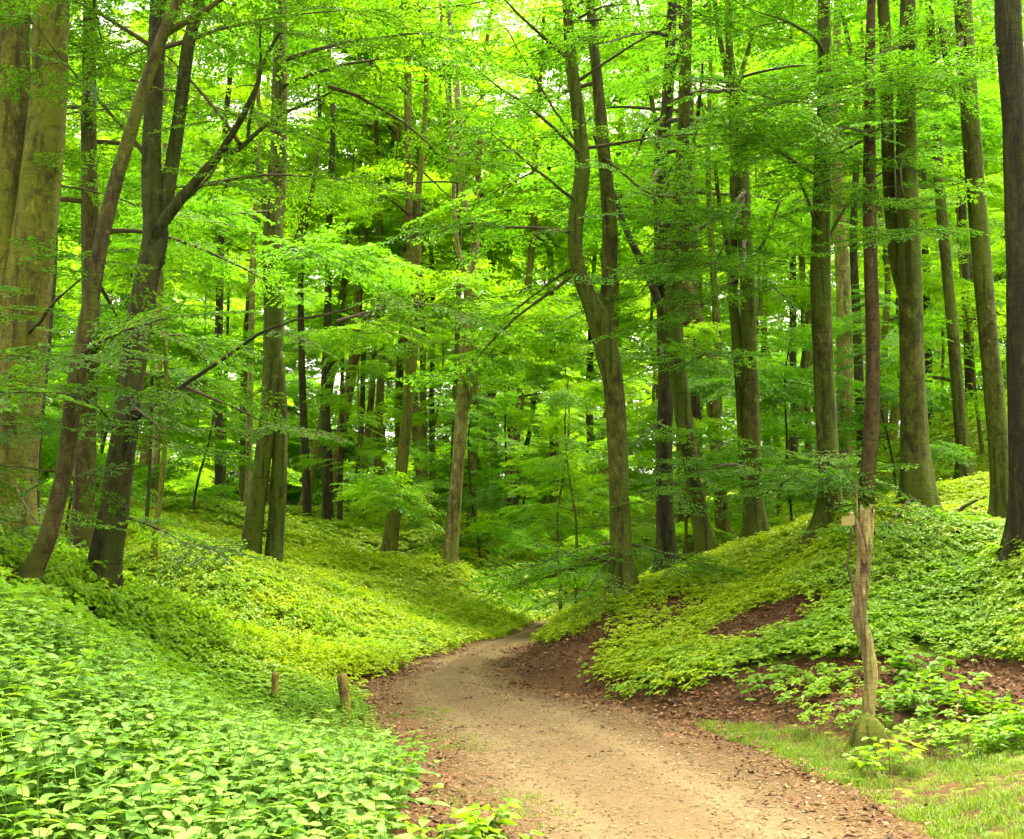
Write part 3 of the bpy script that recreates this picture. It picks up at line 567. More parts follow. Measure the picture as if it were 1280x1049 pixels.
def pebbles(rg):
    mb = MB()
    for q in range(9):
        c = np.array([*rg.normal(0, .13, 2), 0]); s = rg.uniform(.004, .013)*np.array([rg.uniform(.8, 1.5), rg.uniform(.8, 1.3), .65])
        v = np.array([[1, 0, 0], [.3, .9, .1], [-.8, .6, 0], [-.8, -.6, .1], [.3, -.95, 0], [.1, .05, .9], [0, 0, -.5]])*(1+rg.normal(0, .15, (7, 3)))
        mb.raw(c+v*s, [[0, 1, 5], [1, 2, 5], [2, 3, 5], [3, 4, 5], [4, 0, 5], [1, 0, 6], [2, 1, 6], [3, 2, 6], [4, 3, 6], [0, 4, 6]], 0, rg.random())
    return mb.mesh('pebbles', PEBBLE, False)
src('pebbles', 'pebbles', [pebbles(rg) for _ in range(5)])
# nettles: square stem, opposite toothed leaves in crossed pairs
def nettle_leaf_mesh(mat, L=.1, rg=rg):
    n = 6; w = np.array([.0, .30, .37, .33, .22, .11, 0])*L; x = np.array([0, .10, .28, .5, .72, .88, 1.0])*L; z = -.32*x*x/L
    z = z + .02*L
    V = []; 
    for q in range(7): V.append([x[q], 0, z[q]])
    for s in (1, -1):
        for q in range(1, 6):
            V.append([x[q]+.02*L, s*w[q], z[q]+.16*w[q]]); V.append([x[q]+.09*L, s*w[q]*.80, z[q]+.12*w[q]])
    F = []
    for s, o in ((1, 7), (-1, 17)):
        f = [[0, 1, o]]
        for q in range(1, 6):
            a, b = o+2*(q-1), o+2*(q-1)+1
            nxt = o+2*q if q < 5 else 6
            f += [[q, b, a], [q, q+1, nxt, b]] if q < 5 else [[q, b, a], [q, 6, b]]
        F += f if s < 0 else [g[::-1] for g in f]
    return make_mesh('nettle_leaf', V, F, mat, None, True, np.full(len(F), .5))
NLEAF = [nettle_leaf_mesh(NETTLE), nettle_leaf_mesh(NETTLE_FAR)]
STEMM = plain('nettle_stem_green', [(.3, (.08, .15, .012)), (.7, (.14, .22, .024))])
def nettle_layout(rg, h=.55):
    """(stem points, list of (pos, az, pitch, scale))"""
    lean = rg.normal(0, .12, 2); pts = [np.array([lean[0]*(t**1.5)*h*2, lean[1]*(t**1.5)*h*2, t*h]) for t in np.linspace(0, 1, 6)]
    lv = []; a = rg.uniform(0, PI)
    tiers = 6
    for q in range(tiers):
        t = .34+.66*(q/(tiers-1))**.72; p = catmull(pts, 30)[int(t*29)]; sc = [.7, .82, .88, .82, .68, .46][q]*rg.uniform(.85, 1.15)
        for s in (0, PI):
            lv.append((p, a+s+rg.normal(0, .15), rg.uniform(-.05, .40)+(.25 if q == tiers-1 else 0), sc))
        a += PI/2+rg.normal(0, .12)
    return pts, lv
nl_me = [(np.array([v.co[:] for v in m.vertices]), [list(p.vertices) for p in m.polygons]) for m in NLEAF]
def Rm(r, p, a):
    cr, sr, cp, sp_, ca, sa = math.cos(r), math.sin(r), math.cos(p), math.sin(p), math.cos(a), math.sin(a)
    return np.array([[ca, -sa, 0], [sa, ca, 0], [0, 0, 1]])@np.array([[cp, 0, sp_], [0, 1, 0], [-sp_, 0, cp]])@np.array([[1, 0, 0], [0, cr, -sr], [0, sr, cr]])
def nettle_mesh(rg, which):
    pts, lv = nettle_layout(rg); mb = MB(); mb.tube(pts, np.linspace(.0035, .0018, 6), 4, 1, False)
    for p, a, pi_, sc in lv: mb.raw(nl_me[which][0]*sc@Rm(rg.normal(0, .2), -pi_, a).T+p, nl_me[which][1], 0, rg.random())
    return mb.mesh('nettle', [NLEAF[which].materials[0], STEMM])
src('nettle', 'nettle', [nettle_mesh(rg, 0) for _ in range(5)]); src('nettle_far', 'nettle', [nettle_mesh(rg, 1) for _ in range(5)])

# ------------------------------------------------------------------ scatter node groups
GN = {}
def gn_for(key):
    if key in GN: return GN[key]
    g = bpy.data.node_groups.new('scatter_'+key, 'GeometryNodeTree')
    g.interface.new_socket('Geometry', in_out='INPUT', socket_type='NodeSocketGeometry'); g.interface.new_socket('Geometry', in_out='OUTPUT', socket_type='NodeSocketGeometry')
    N, L = g.nodes, g.links; gi = N.new('NodeGroupInput'); go = N.new('NodeGroupOutput'); jn = N.new('GeometryNodeJoinGeometry')
    for o in SRC[key]:
        oi = N.new('GeometryNodeObjectInfo'); oi.inputs['Object'].default_value = o; oi.inputs['As Instance'].default_value = False
        ti = N.new('GeometryNodeGeometryToInstance'); L.new(oi.outputs['Geometry'], ti.inputs[0]); L.new(ti.outputs[0], jn.inputs[0])
    def na(name, t):
        n = N.new('GeometryNodeInputNamedAttribute'); n.data_type = t; n.inputs['Name'].default_value = name
        return n.outputs[0]
    ip = N.new('GeometryNodeInstanceOnPoints'); L.new(gi.outputs[0], ip.inputs['Points']); L.new(jn.outputs[0], ip.inputs['Instance'])
    ip.inputs['Pick Instance'].default_value = True
    L.new(na('ispt', 'BOOLEAN'), ip.inputs['Selection']); L.new(na('var', 'INT'), ip.inputs['Instance Index'])
    er = N.new('FunctionNodeEulerToRotation'); L.new(na('rot', 'FLOAT_VECTOR'), er.inputs[0]); L.new(er.outputs[0], ip.inputs['Rotation'])
    L.new(na('scl', 'FLOAT_VECTOR'), ip.inputs['Scale'])
    j2 = N.new('GeometryNodeJoinGeometry'); L.new(ip.outputs[0], j2.inputs[0])
    # the branch work itself passes through; bare points do not
    dl = N.new('GeometryNodeDeleteGeometry'); dl.domain = 'POINT'; L.new(gi.outputs[0], dl.inputs[0]); L.new(na('ispt', 'BOOLEAN'), dl.inputs['Selection'])
    L.new(dl.outputs[0], j2.inputs[0]); L.new(j2.outputs[0], go.inputs[0]); GN[key] = g; return g
def scatter_mesh(name, key, P, R, S, mats, base=None, var=None):
    """mesh of twigs (base = (V, F)) plus points that carry the scattered sprays"""
    P = np.asarray(P, float).reshape(-1, 3); n = len(P); bV, bF = base if base is not None else (np.zeros((0, 3)), [])
    nb = len(bV); me = make_mesh(name, np.concatenate([bV, P]), bF, mats)
    R = np.asarray(R, float).reshape(-1, 3); S = np.asarray(S, float)
    if S.ndim == 1: S = np.repeat(S[:, None], 3, 1)
    z3 = np.zeros((nb, 3))
    for an, ty, val, fld in (('rot', 'FLOAT_VECTOR', np.concatenate([z3, R]).ravel(), 'vector'), ('scl', 'FLOAT_VECTOR', np.concatenate([z3, S]).ravel(), 'vector')):
        a = me.attributes.new(an, ty, 'POINT'); a.data.foreach_set(fld, val.astype(np.float32))
    a = me.attributes.new('var', 'INT', 'POINT'); a.data.foreach_set('value', np.concatenate([np.zeros(nb, np.int32), (rng.integers(0, len(SRC[key]), n) if var is None else var).astype(np.int32)]))
    a = me.attributes.new('ispt', 'BOOLEAN', 'POINT'); a.data.foreach_set('value', np.concatenate([np.zeros(nb, bool), np.ones(n, bool)]))
    return me
def scatter(name, key, P, R, S, mats, parent=None, base=None):
    o = add(name, scatter_mesh(name, key, P, R, S, mats, base), parent)
    m = o.modifiers.new('scatter', 'NODES'); m.node_group = gn_for(key); return o

# ------------------------------------------------------------------ tree building
class Crown:
    def __init__(s, proto=False): s.proto = proto; s.mb = MB(); s.P = []; s.R = []; s.S = []
    def spray(s, p, az, pitch, rg, sc=1.):
        if p[2] > 9 and not s.proto:       # gap made along the sun direction, so light reaches the clearing and beyond
            k = p[2]/math.tan(SUN_EL); x, y = p[0]-math.sin(SUN_AZ)*k, p[1]-math.cos(SUN_AZ)*k
            if ((x+3.4)/6.2)**2+((y-21.5)/12)**2 < 1 and rg.random() < .62: return
            if p[2] > 12 and abs(x) < 8 and 28 < y < 46 and rg.random() < .3: return
        s.P.append(p); s.R.append([rg.normal(0, .22), -pitch+rg.normal(0, .12), az]); s.S.append(sc*rg.uniform(.8, 1.2))
    def curve(s, p0, az, el, L, rg, droop=.25, step=.35):
        n = max(4, int(L/step)); pts = [np.array(p0, float)]; a, e = az, el
        for q in range(n):
            a += rg.normal(0, .09); e += -droop/n + rg.normal(0, .05)
            pts.append(pts[-1]+np.array([math.cos(e)*math.cos(a), math.cos(e)*math.sin(a), math.sin(e)])*L/n)
        return pts
    def bough(s, p0, az, el, L, r, rg, far=False, dens=1.0, droop=.35, start=.25, sc=1.0):
        pts = s.curve(p0, az, el, L, rg, droop); n = len(pts); s.mb.tube(pts, np.linspace(r, .006, n), 5 if r > .03 else 4, 0, False)
        s.fill(pts, rg, far, dens, start, sc)
    def fill(s, pts, rg, far=False, dens=1.0, start=.25, sc=1.0):
        pts = np.array(pts); n = len(pts); L = np.linalg.norm(np.diff(pts, axis=0), axis=1).sum()
        stp = (1.05 if far else .50)/dens; k = max(2, int(L*(1-start)/stp)); sd = 1
        for q in range(k+1):
            t = start+(1-start)*q/k; j = min(n-2, int(t*(n-1))); f = t*(n-1)-j; p = pts[j]*(1-f)+pts[j+1]*f; d = pts[j+1]-pts[j]; a = math.atan2(d[1], d[0]); sd = -sd
            if far:
                s.spray(p, a+sd*rg.uniform(.2, 1.3), rg.normal(-.12, .15), rg, 1.15*sc); 
                if rg.random() < .6: s.spray(p+rg.normal(0, .3, 3), a-sd*rg.uniform(.2, 1.3), rg.normal(-.15, .2), rg, 1.1*sc)
            else:
                l = min(1.3, (.30*(1-t)+.12)*L*rg.uniform(.8, 1.2)); b = a+sd*rg.uniform(.6, 1.1)
                sub = s.curve(p, b, rg.normal(.02, .12), max(.3, l), rg, .25, .3); s.mb.tube(sub, np.linspace(.008, .003, len(sub)), 3, 0, False)
                m = max(1, int(l/.42))
                for w in range(m): 
                    pp = sub[min(len(sub)-1, int((w+.6)/m*(len(sub)-1)))]; s.spray(pp, b+(1 if w % 2 else -1)*rg.uniform(.5, .9), rg.normal(-.1, .12), rg, .8*sc)
                s.spray(sub[-1], b, rg.normal(-.15, .12), rg, .85*sc)
                s.spray(p, a-sd*rg.uniform(.4, .9), rg.normal(-.08, .12), rg, .8*sc)
        d = pts[-1]-pts[-2]; s.spray(pts[-1], math.atan2(d[1], d[0]), -.15, rg, sc)
    def obj(s, parent, key, mat, origin):
        if not s.P: return None
        V = np.concatenate(s.mb.V)-origin if s.mb.V else np.zeros((0, 3))
        return tag(scatter('crown', key, np.array(s.P)-origin, s.R, s.S, [mat], parent, (V, s.mb.F)), kind='stuff')
def trunk_mod(seed, base_z, flare, r0, amp=.05):
    q = np.random.default_rng(seed); ph = q.uniform(0, 6.3, 8); lob = q.integers(4, 7); fl = q.uniform(.7, 1.3)
    def f(P, th):
        z = P[:, 2][:, None]; t = th[None, :]
        m = 1 + amp*np.sin(2*t+ph[0]+.5*z) + amp*.7*np.sin(3*t+ph[1]-.35*z) + amp*.5*np.sin(5*t+ph[2]+1.1*z+np.sin(z*2+ph[3])) + amp*.45*np.sin(z*3.1+ph[4]+2*t) + amp*.3*np.sin(z*7.3+ph[5]-3*t)
        if flare:
            h = np.clip(z-base_z, -.3, 4)/max(.35, 2.6*r0)
            m = m + fl*flare*.36*np.exp(-h*1.5)*(1+.75*np.cos(lob*t+ph[6])) + flare*.10*np.exp(-h*.45)
        return m
    return f
def build_tree(t, idx):
    rg = np.random.default_rng(1000+idx); d = t['depth']; b = t['base']; g = gz(b[0], b[1]); org = np.array([b[0], b[1], g])
    root = add(t['name'], None, None, org); root.empty_display_size = .3
    tag(root, t['label'], 'tree', t['group'] or 'trees along the woodland path')
    sc = d/FPX*.89
    main = None; cr = Crown(); wood = []; g_px = t['stems'][0][0][1]
    def rooted(pts, rad, down, reach):
        A_ = np.concatenate([c for c, _ in wood]); A_ = A_[A_[:, 2] < pts[0, 2]-down*.4]
        if not len(A_): return pts, rad
        k = np.argmin(((A_-(pts[0]-np.array([0, 0, down])))**2).sum(1))
        if np.linalg.norm(A_[k]-pts[0]) > reach: return pts, rad
        return np.vstack([A_[k], pts]), np.r_[rad[0]*.75, rad]
    for si, st in enumerate(t['stems']):
        pts = np.array([W(x, y, d) for x, y, w in st]); rad = np.array([w*.5*sc for x, y, w in st])
        yo = np.cumsum(rg.normal(0, .05, len(pts)))*min(1, d/18); yo -= yo[0]
        pts[:, 1] += yo + (0.10*si*(1 if si % 2 else -1) if si else 0)
        if si == 0:
            pts = np.vstack([[pts[0, 0]-(pts[1, 0]-pts[0, 0])*.4, pts[0, 1], min(pts[0, 2], g)-.45], pts]); rad = np.r_[rad[0]*1.02, rad]
        elif st[0][1] > g_px-30: pts = np.vstack([pts[0]-np.array([0, 0, .5]), pts]); rad = np.r_[rad[0], rad]
        else: pts, rad = rooted(pts, rad, .9, 2.2)
        # carry on above the picture to the tree's full height
        hgt = g+(t['height'] if d < 30 or t['height'] < 16 else max(t['height'], 25))*(1 if si == 0 else .82); dirv = pts[-1]-pts[-2]; dirv /= np.linalg.norm(dirv); z = pts[-1, 2]
        if z < hgt-1 and (st[-1][1] < 400):
            m = max(3, int((hgt-z)/1.6)); p = pts[-1].copy(); r0 = rad[-1]; ext = []; er = []
            for q in range(m):
                dirv = dirv*.85+np.array([rg.normal(0, .06), rg.normal(0, .06), .22]); dirv /= np.linalg.norm(dirv); p = p+dirv*(hgt-z)/m; ext.append(p.copy()); er.append(r0*(1-(q+1)/m)+.02*(q+1)/m)
            pts = np.vstack([pts, ext]); rad = np.r_[rad, er]
        L = np.linalg.norm(np.diff(pts, axis=0), axis=1).sum(); n = int(np.clip(L/.16, 20, 130))
        if d > 30: n = int(np.clip(L/.4, 14, 50))
        C = catmull(pts, n); R = np.interp(np.linspace(0, len(pts)-1, n), np.arange(len(pts)), rad)
        amp = .045 if rad[0] > .09 else .03
        seg = 28 if (d < 22 and rad[0] > .1) else 16 if d < 30 else 10
        V, F = tube(C, R, seg, True, trunk_mod(idx*7+si, g, t['flare'] if si == 0 else 0, rad[0], amp))
        o = add('trunk' if si == 0 else 'stem', make_mesh('trunk', V-org, F, t['mat']), root)
        wood.append((C, R))
        if si == 0: main = (C, R)
        elif t['crown'] and C[-1, 2] > g+8:
            for q in range(5):
                j = int(len(C)*rg.uniform(.55, 1))-1; cr.bough(C[j], rg.uniform(0, 6.3), rg.uniform(.2, .8), t['crown']['L']*rg.uniform(.5, .8), max(.02, R[j]*.4), rg, d > 22)
    far = d > 22
    for lb in t['limbs']:
        pts = np.array([W(x, y, d) for x, y, w in lb]); y0 = -.12 if rg.random() < .7 else .12
        pts[:, 1] += np.linspace(0, 1, len(pts))*rg.normal(0, .5) + y0*0
        rad = np.array([w*.5*sc for x, y, w in lb]); pts, rad = rooted(pts, rad, .12, .7); n = max(10, 5*len(pts)); C = catmull(pts, n); R = np.interp(np.linspace(0, len(pts)-1, n), np.arange(len(pts)), rad)
        C[:, 2] += np.cumsum(rg.normal(0, .008, n)); C[:, 0] += np.cumsum(rg.normal(0, .008, n))
        wood.append((C, R)); V, F = tube(C, R, 9, True, trunk_mod(idx*31+n, g, 0, .1, .05)); add('limb', make_mesh('limb', V-org, F, t['mat']), root)
        cr.fill(C, rg, far, .55, .4, .85)
    C, R = main
    for (sx, sy), (ex, ey), de, L in t['boughs']:
        p0 = W(sx, sy, d); j = np.argmin(((C-p0)**2).sum(1))
        if np.linalg.norm(C[j]-p0) < .6: p0 = C[j]
        de += t['shift'] if de > 10 else 0; p1 = W(ex, ey, de); v = p1-p0; az = math.atan2(v[1], v[0]); el = math.atan2(v[2], math.hypot(v[0], v[1])); Lr = max(L, np.linalg.norm(v))
        cr.bough(p0, az, np.clip(el, -.7, .9)+.12, Lr*1.1, .016+.008*Lr, rg, False, 1.0, .25, .2 if Lr < 2.5 else .35)
    c = t['crown']
    if c:
        zt = C[-1, 2]; ga = rg.uniform(0, 6.3)
        cn = max(4, int(c['n']*((2.0 if b[0] < 0 else 1.2 if b[0] < 3 else .5) if not far else .45 if d < 30 else .6)))
        for q in range(cn):
            z = g+c['z0'] + (zt-g-c['z0'])*(q+.5)/cn; j = int(np.argmin(abs(C[:, 2]-z))); ga += 2.4+rg.normal(0, .3); f = (q+.5)/cn
            if not far and z < g+13.5 and math.sin(ga) < -.25: ga += PI*.75
            cr.bough(C[j], ga, .15+.55*f+rg.normal(0, .1), c['L']*(1.05-.5*f)*rg.uniform(.75, 1.15), max(.018, R[j]*.35), rg, far or z > 11.5, .9 if not far else 1.0, .45, .25, 1.5 if (z > 11.5 and not far) else 1.0)  # oversized sprays high up, mostly out of view, added to shade the near ground
    cr.obj(root, ('clump_' if far else 'spray_')+('pale' if d >= 29 else t['leaf']), TWIG, org)  # distant trees take the leaf green that has light put in
    return root
for q, t in enumerate(T): build_tree(t, q)

# ------------------------------------------------------------------ trees further back: eight kinds, copied and turned
def proto_tree(seed, H, r, z0, n, L, mat, leaf):
    n = int(n*.52)
    rg = np.random.default_rng(seed); cr = Crown(True); pts = [np.array([0, 0, -.5]), np.array([0, 0, 0.])]; p = pts[-1]; dv = np.array([rg.normal(0, .06), rg.normal(0, .06), 1])
    for q in range(9):
        dv = dv*.8+np.array([rg.normal(0, .06), rg.normal(0, .06), .2]); dv /= np.linalg.norm(dv); p = p+dv*H/9; pts.append(p)
    C = catmull(pts, 34); R = np.interp(np.linspace(0, 1, 34), [0, .1, 1], [r*1.1, r, .03]); V, F = tube(C, R, 10, True, trunk_mod(seed, 0, 1.0, r))
    tm = make_mesh('trunk', V, F, mat); ga = 0
    for q in range(n):
        f = (q+.5)/n; z = z0+(H-z0)*f; j = int(np.argmin(abs(C[:, 2]-z))); ga += 2.4+rg.normal(0, .3)
        cr.bough(C[j], ga, .05+.7*f+rg.normal(0, .12), L*(1.1-.6*f)*rg.uniform(.7, 1.15), max(.02, R[j]*.35), rg, True, 1.0, .5, .15)
    cm = scatter_mesh('crown', 'clump_'+leaf, cr.P, cr.R, cr.S, [TWIG], (np.concatenate(cr.mb.V), cr.mb.F)); return tm, cm, 'clump_'+leaf
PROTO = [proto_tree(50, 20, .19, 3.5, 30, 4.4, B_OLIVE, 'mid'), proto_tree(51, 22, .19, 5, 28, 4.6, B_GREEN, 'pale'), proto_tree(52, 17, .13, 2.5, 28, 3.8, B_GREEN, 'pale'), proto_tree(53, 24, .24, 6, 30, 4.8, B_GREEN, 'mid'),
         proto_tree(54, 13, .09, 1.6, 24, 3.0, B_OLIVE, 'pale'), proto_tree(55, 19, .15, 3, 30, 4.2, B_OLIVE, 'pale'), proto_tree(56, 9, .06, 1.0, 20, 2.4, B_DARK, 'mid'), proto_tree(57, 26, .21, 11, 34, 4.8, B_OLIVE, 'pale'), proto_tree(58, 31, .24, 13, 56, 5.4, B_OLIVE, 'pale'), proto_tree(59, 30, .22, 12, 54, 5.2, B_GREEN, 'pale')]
def place_tree(k, x, y, s, a, label, group, name='beech_tree'):
    tm, cm, key = PROTO[k]; root = add(name, None, None, (x, y, gz(x, y)), (0, 0, a), s); root.empty_display_size = .3
    add('trunk', tm, root); o = tag(add('crown', cm, root), kind='stuff'); m = o.modifiers.new('scatter', 'NODES'); m.node_group = gn_for(key)
    return tag(root, label, 'tree', group)
rb = np.random.default_rng(5); spots = []
USED = set()
def far_label(kind, where, px):
    near = sorted(LAND, key=lambda l: abs(l[1]-px)); a, b, c = near[0], near[1], near[2]; sd = 'left' if px < a[1] else 'right'
    for lab in (f'{kind} {where}, {sd} of {a[0]}', f'{kind} {where}, between {a[0]} and {b[0]}', f'{kind} {where}, just {sd} of {a[0]}', f'{kind} {where}, seen past {a[0]} towards {b[0]}', f'{kind} {where}, on the {b[0][4:]} side of {a[0]}', f'{kind} {where}, between {a[0]} and {c[0]}'):
        if lab not in USED and len(lab.split()) <= 16: break
    USED.add(lab); return lab
trunk_xy = np.array([t['base'][:2] for t in T])
tries = 0
while len(spots) < 50 and tries < 6000:
    tries += 1; y = rb.uniform(27, 78); lim = y*.56+3; x = rb.uniform(-lim, lim)
    if path_d([x], [y])[0][0] < 3.2: continue
    if np.min(np.hypot(trunk_xy[:, 0]-x, trunk_xy[:, 1]-y)) < 1.6: continue
    if spots and min(math.hypot(x-a, y-b) for a, b in spots) < 3.0+.02*y: continue
    px = 640+FPX*x/y
    if y < (34 if len(spots) % 3 == 0 else 44) and -13 < x < 3: continue
    if px > 820 and y < 46 and rb.random() < .45: continue
    spots.append((x, y))
LAND = [('the massive left beech', 20), ('the dark forked beech', 150), ('the twin-stemmed beech', 328), ('the mossy leaning trunk', 495), ('the pale sunlit trunk', 572), ('the snaking beech', 770), ('the double trunk', 942), ('the tall mossy trunk', 1033), ('the reddish knotty trunk', 1088), ('the thickest right trunk', 1140), ('the clean green trunk', 1240)]
for x, y in spots:
    px = 640+FPX*x/y
    nm, nx_ = min(LAND, key=lambda l: abs(l[1]-px)); LK = ['olive-barked', 'mossy-trunked', 'green-barked', 'tall mossy-barked', 'slight olive-barked', 'slim olive', 'little dark', 'tall high-crowned', 'towering broad-crowned', 'towering green-barked']
    side = 'left of the clearing' if px < 300 else 'behind the clearing' if px < 620 else 'beyond the bend of the path' if px < 800 else 'high on the right-hand slope'
    small = rb.random() < (.45 if y < 45 else .2)
    k = int(rb.choice([4, 6, 2])) if small else int(rb.choice([0, 1, 2, 3, 5, 2, 5]))
    if (y < 44 and -13 < x < 3) or (y < 60 and not small and rb.random() < .25): k = 7
    place_tree(k, x, y, rb.uniform(.85, 1.2), rb.uniform(0, 6.3), far_label(f'{LK[k]} beech', 'far back' if y > 52 else 'further back', px), 'background beeches '+side)
for q in range(19):
    x = -30+60*(q+.5)/19+rb.normal(0, .8); y = 46+7*(q % 2)+rb.uniform(-2, 3); px = 640+FPX*x/y
    if path_d([x], [y])[0][0] < 2: x += 3
    nm, nx_ = min(LAND, key=lambda l: abs(l[1]-px))
    place_tree(8+q % 2, x, y, rb.uniform(.92, 1.08), rb.uniform(0, 6.3), far_label(['towering broad-crowned beech', 'towering green-barked beech'][q % 2], 'deep in the wood', px), 'tall beeches closing the canopy')
# a few young beeches of the understorey near the path, with low layered leaves
UNDER = [(600, 700, 33, .55, 'low layered young beech right of the pale sunlit trunk'), (640, 700, 36, .7, 'bushy young beech overhanging the end of the path'), (700, 690, 27, .5, 'young beech left of the snaking beech, leaves down to the bank'),
         (990, 640, 24, .5, 'small layered beech between the double and the tall mossy trunk'), (455, 690, 36, .5, 'low young beech left of the leaning mossy trunk'), (540, 690, 38, .6, 'young beech filling the gap between mossy and pale trunk'),
         (720, 700, 24, .42, 'little beech close behind the snaking beech'), (860, 690, 25, .45, 'little beech among the curving trunks on the bank'), (1120, 620, 24, .5, 'young beech behind the thickest right-hand trunk'), (1230, 590, 27, .55, 'young beech behind the tall clean green trunk'),
         (240, 650, 30, .6, 'young beech at the back of the clearing'), (80, 690, 22, .5, 'young beech behind the slim leaning trunk'), (30, 680, 20, .5, 'young beech beside the massive left beech'), (1180, 560, 33, .6, 'young beech high on the slope at the right'), (930, 650, 30, .6, 'young beech behind the double trunk')]
for px, py, d, s, lab in UNDER:
    x = W(px, py, d)[0]; place_tree(int(rb.choice([4, 6])), x, d, s, rb.uniform(0, 6.3), lab, 'young beeches of the understorey', 'young_beech')
# the wood beyond, which reads as one mass
nf = 6400; x = rb.uniform(-75, 75, nf); y = rb.uniform(80, 118, nf); z = ground_z(x, y)+rb.uniform(0, 1, nf)**1.15*31
pxx = 640+FPX*x/y; keep = (rb.random(nf) < np.where((pxx > 800) & (z > 8) & (z < 20), .55, 1.0)); x, y, z = x[keep], y[keep], z[keep]; nf = len(x)
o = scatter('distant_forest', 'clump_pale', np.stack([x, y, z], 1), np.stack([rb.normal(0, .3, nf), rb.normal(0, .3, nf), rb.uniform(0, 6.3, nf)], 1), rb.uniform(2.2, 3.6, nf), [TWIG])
tag(o, 'bright green far wood closing the view behind all trunks', 'forest', kind='stuff')

# ------------------------------------------------------------------ ground cover
def sample(x0, x1, y0, y1, n, rg):
    x = rg.uniform(x0, x1, n); y = rg.uniform(y0, y1, n); z = ground_z(x, y); r, k = path_d(x, y); px, py = PX(np.stack([x, y, z], 1))
    return x, y, z, (r-pcs[k, 2]), px, py
def nz(x, y, s, ph=0):
    return .5+.25*(np.sin(x*s+ph+1.7*np.sin(y*s*.6+ph))+np.sin(y*s*1.3-ph+1.3*np.sin(x*s*.8)))*np.cos(x*s*.37-y*s*.29+ph)
rc = np.random.default_rng(21)
def carpet(name, key, sel, x, y, z, smin, smax, label, zs=None):
    n = int(sel.sum()); s = rc.uniform(smin, smax, n)*np.interp(y[sel], [14, 26, 32], [1, 1.45, 1.0 if 'far' in key else 1.7]); S = np.stack([s, s, s*(zs[sel] if zs is not None else 1)*np.interp(y[sel], [13, 18, 24], [1, .85, .75])], 1); sink = np.interp(y[sel], [12, 18, 24], [0, .05, .11])*(0 if 'far' in key else 1)
    # lay each patch on the slope
    e = .15; gxx = (ground_z(x[sel]+e, y[sel])-ground_z(x[sel]-e, y[sel]))/(2*e); gyy = (ground_z(x[sel], y[sel]+e)-ground_z(x[sel], y[sel]-e))/(2*e)
    R = np.empty((n, 3))
    for q in range(n):
        R[q] = (Vector((0, 0, 1)).rotation_difference(Vector((-gxx[q]*.8, -gyy[q]*.8, 1)).normalized()).to_matrix() @ Matrix.Rotation(rc.uniform(0, 6.283), 3, 'Z')).to_euler()
    o = scatter(name, key, np.stack([x[sel], y[sel], z[sel]-sink], 1), R, S, [HERB]); return tag(o, label, 'plants', kind='stuff')
# left clearing
x, y, z, off, px, py = sample(-12, 2.2, 8.0, 31, 11000, rc)
ne = inside(NETTLE_POLY, px, py); li = in_litter(px, py)
veg = (off > .12+.25*nz(x, y, 2.3)) & (x < np.interp(y, PC[:, 1], PC[:, 0])) & ~ne & (~li | (rc.random(len(x)) < .06)) & (px > -160)
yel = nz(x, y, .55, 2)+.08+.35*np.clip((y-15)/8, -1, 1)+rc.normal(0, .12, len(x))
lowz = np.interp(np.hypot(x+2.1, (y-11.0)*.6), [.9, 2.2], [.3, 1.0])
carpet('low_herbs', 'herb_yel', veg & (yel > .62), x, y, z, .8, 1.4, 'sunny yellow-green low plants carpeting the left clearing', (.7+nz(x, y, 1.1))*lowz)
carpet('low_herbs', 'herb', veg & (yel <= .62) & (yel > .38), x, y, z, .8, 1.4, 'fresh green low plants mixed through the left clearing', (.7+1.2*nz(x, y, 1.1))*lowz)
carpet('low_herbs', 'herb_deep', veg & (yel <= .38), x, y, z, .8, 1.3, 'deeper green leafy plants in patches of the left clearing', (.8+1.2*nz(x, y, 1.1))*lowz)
# right bank
x, y, z, off, px, py = sample(-.5, 13, 8.5, 31, 8500, rc)
li = in_litter(px, py); gp = inside(GRASS_POLY, px, py)
veg = (off > .25+.3*nz(x, y, 2.1)+np.interp(y, [13, 14.5, 19, 24], [0, .30, .30, .05])) & (x > np.interp(y, PC[:, 1], PC[:, 0])) & ~gp & (~li | (rc.random(len(x)) < np.where(py < 815, .14, .05))) & (px < 1420) & ((y > 10.6) | (rc.random(len(x)) < .25))
veg &= rc.random(len(x)) < np.clip(.45+.9*nz(x, y, 1.4, 1)+(py < 730)*.3, 0, 1)
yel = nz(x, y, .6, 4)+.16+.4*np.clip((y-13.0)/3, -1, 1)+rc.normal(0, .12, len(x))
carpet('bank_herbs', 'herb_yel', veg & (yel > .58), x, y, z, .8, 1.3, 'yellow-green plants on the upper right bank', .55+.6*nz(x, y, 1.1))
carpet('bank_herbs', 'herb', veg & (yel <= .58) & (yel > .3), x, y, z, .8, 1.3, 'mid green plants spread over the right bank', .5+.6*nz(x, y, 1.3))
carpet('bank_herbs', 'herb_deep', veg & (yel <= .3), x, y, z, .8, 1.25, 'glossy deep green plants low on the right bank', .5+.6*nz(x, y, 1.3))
# far floor
x, y, z, off, px, py = sample(-40, 40, 30, 70, 5600, rc)
veg = (off > .5) & (px > -150) & (px < 1430)
yel = rc.random(len(x)) < .5
carpet('far_herbs', 'herb_far_yel', veg & yel, x, y, z, .9, 1.5, 'yellow-green plants on the floor of the wood behind')
carpet('far_herbs', 'herb_far', veg & ~yel, x, y, z, .9, 1.5, 'green plants on the floor of the wood behind')
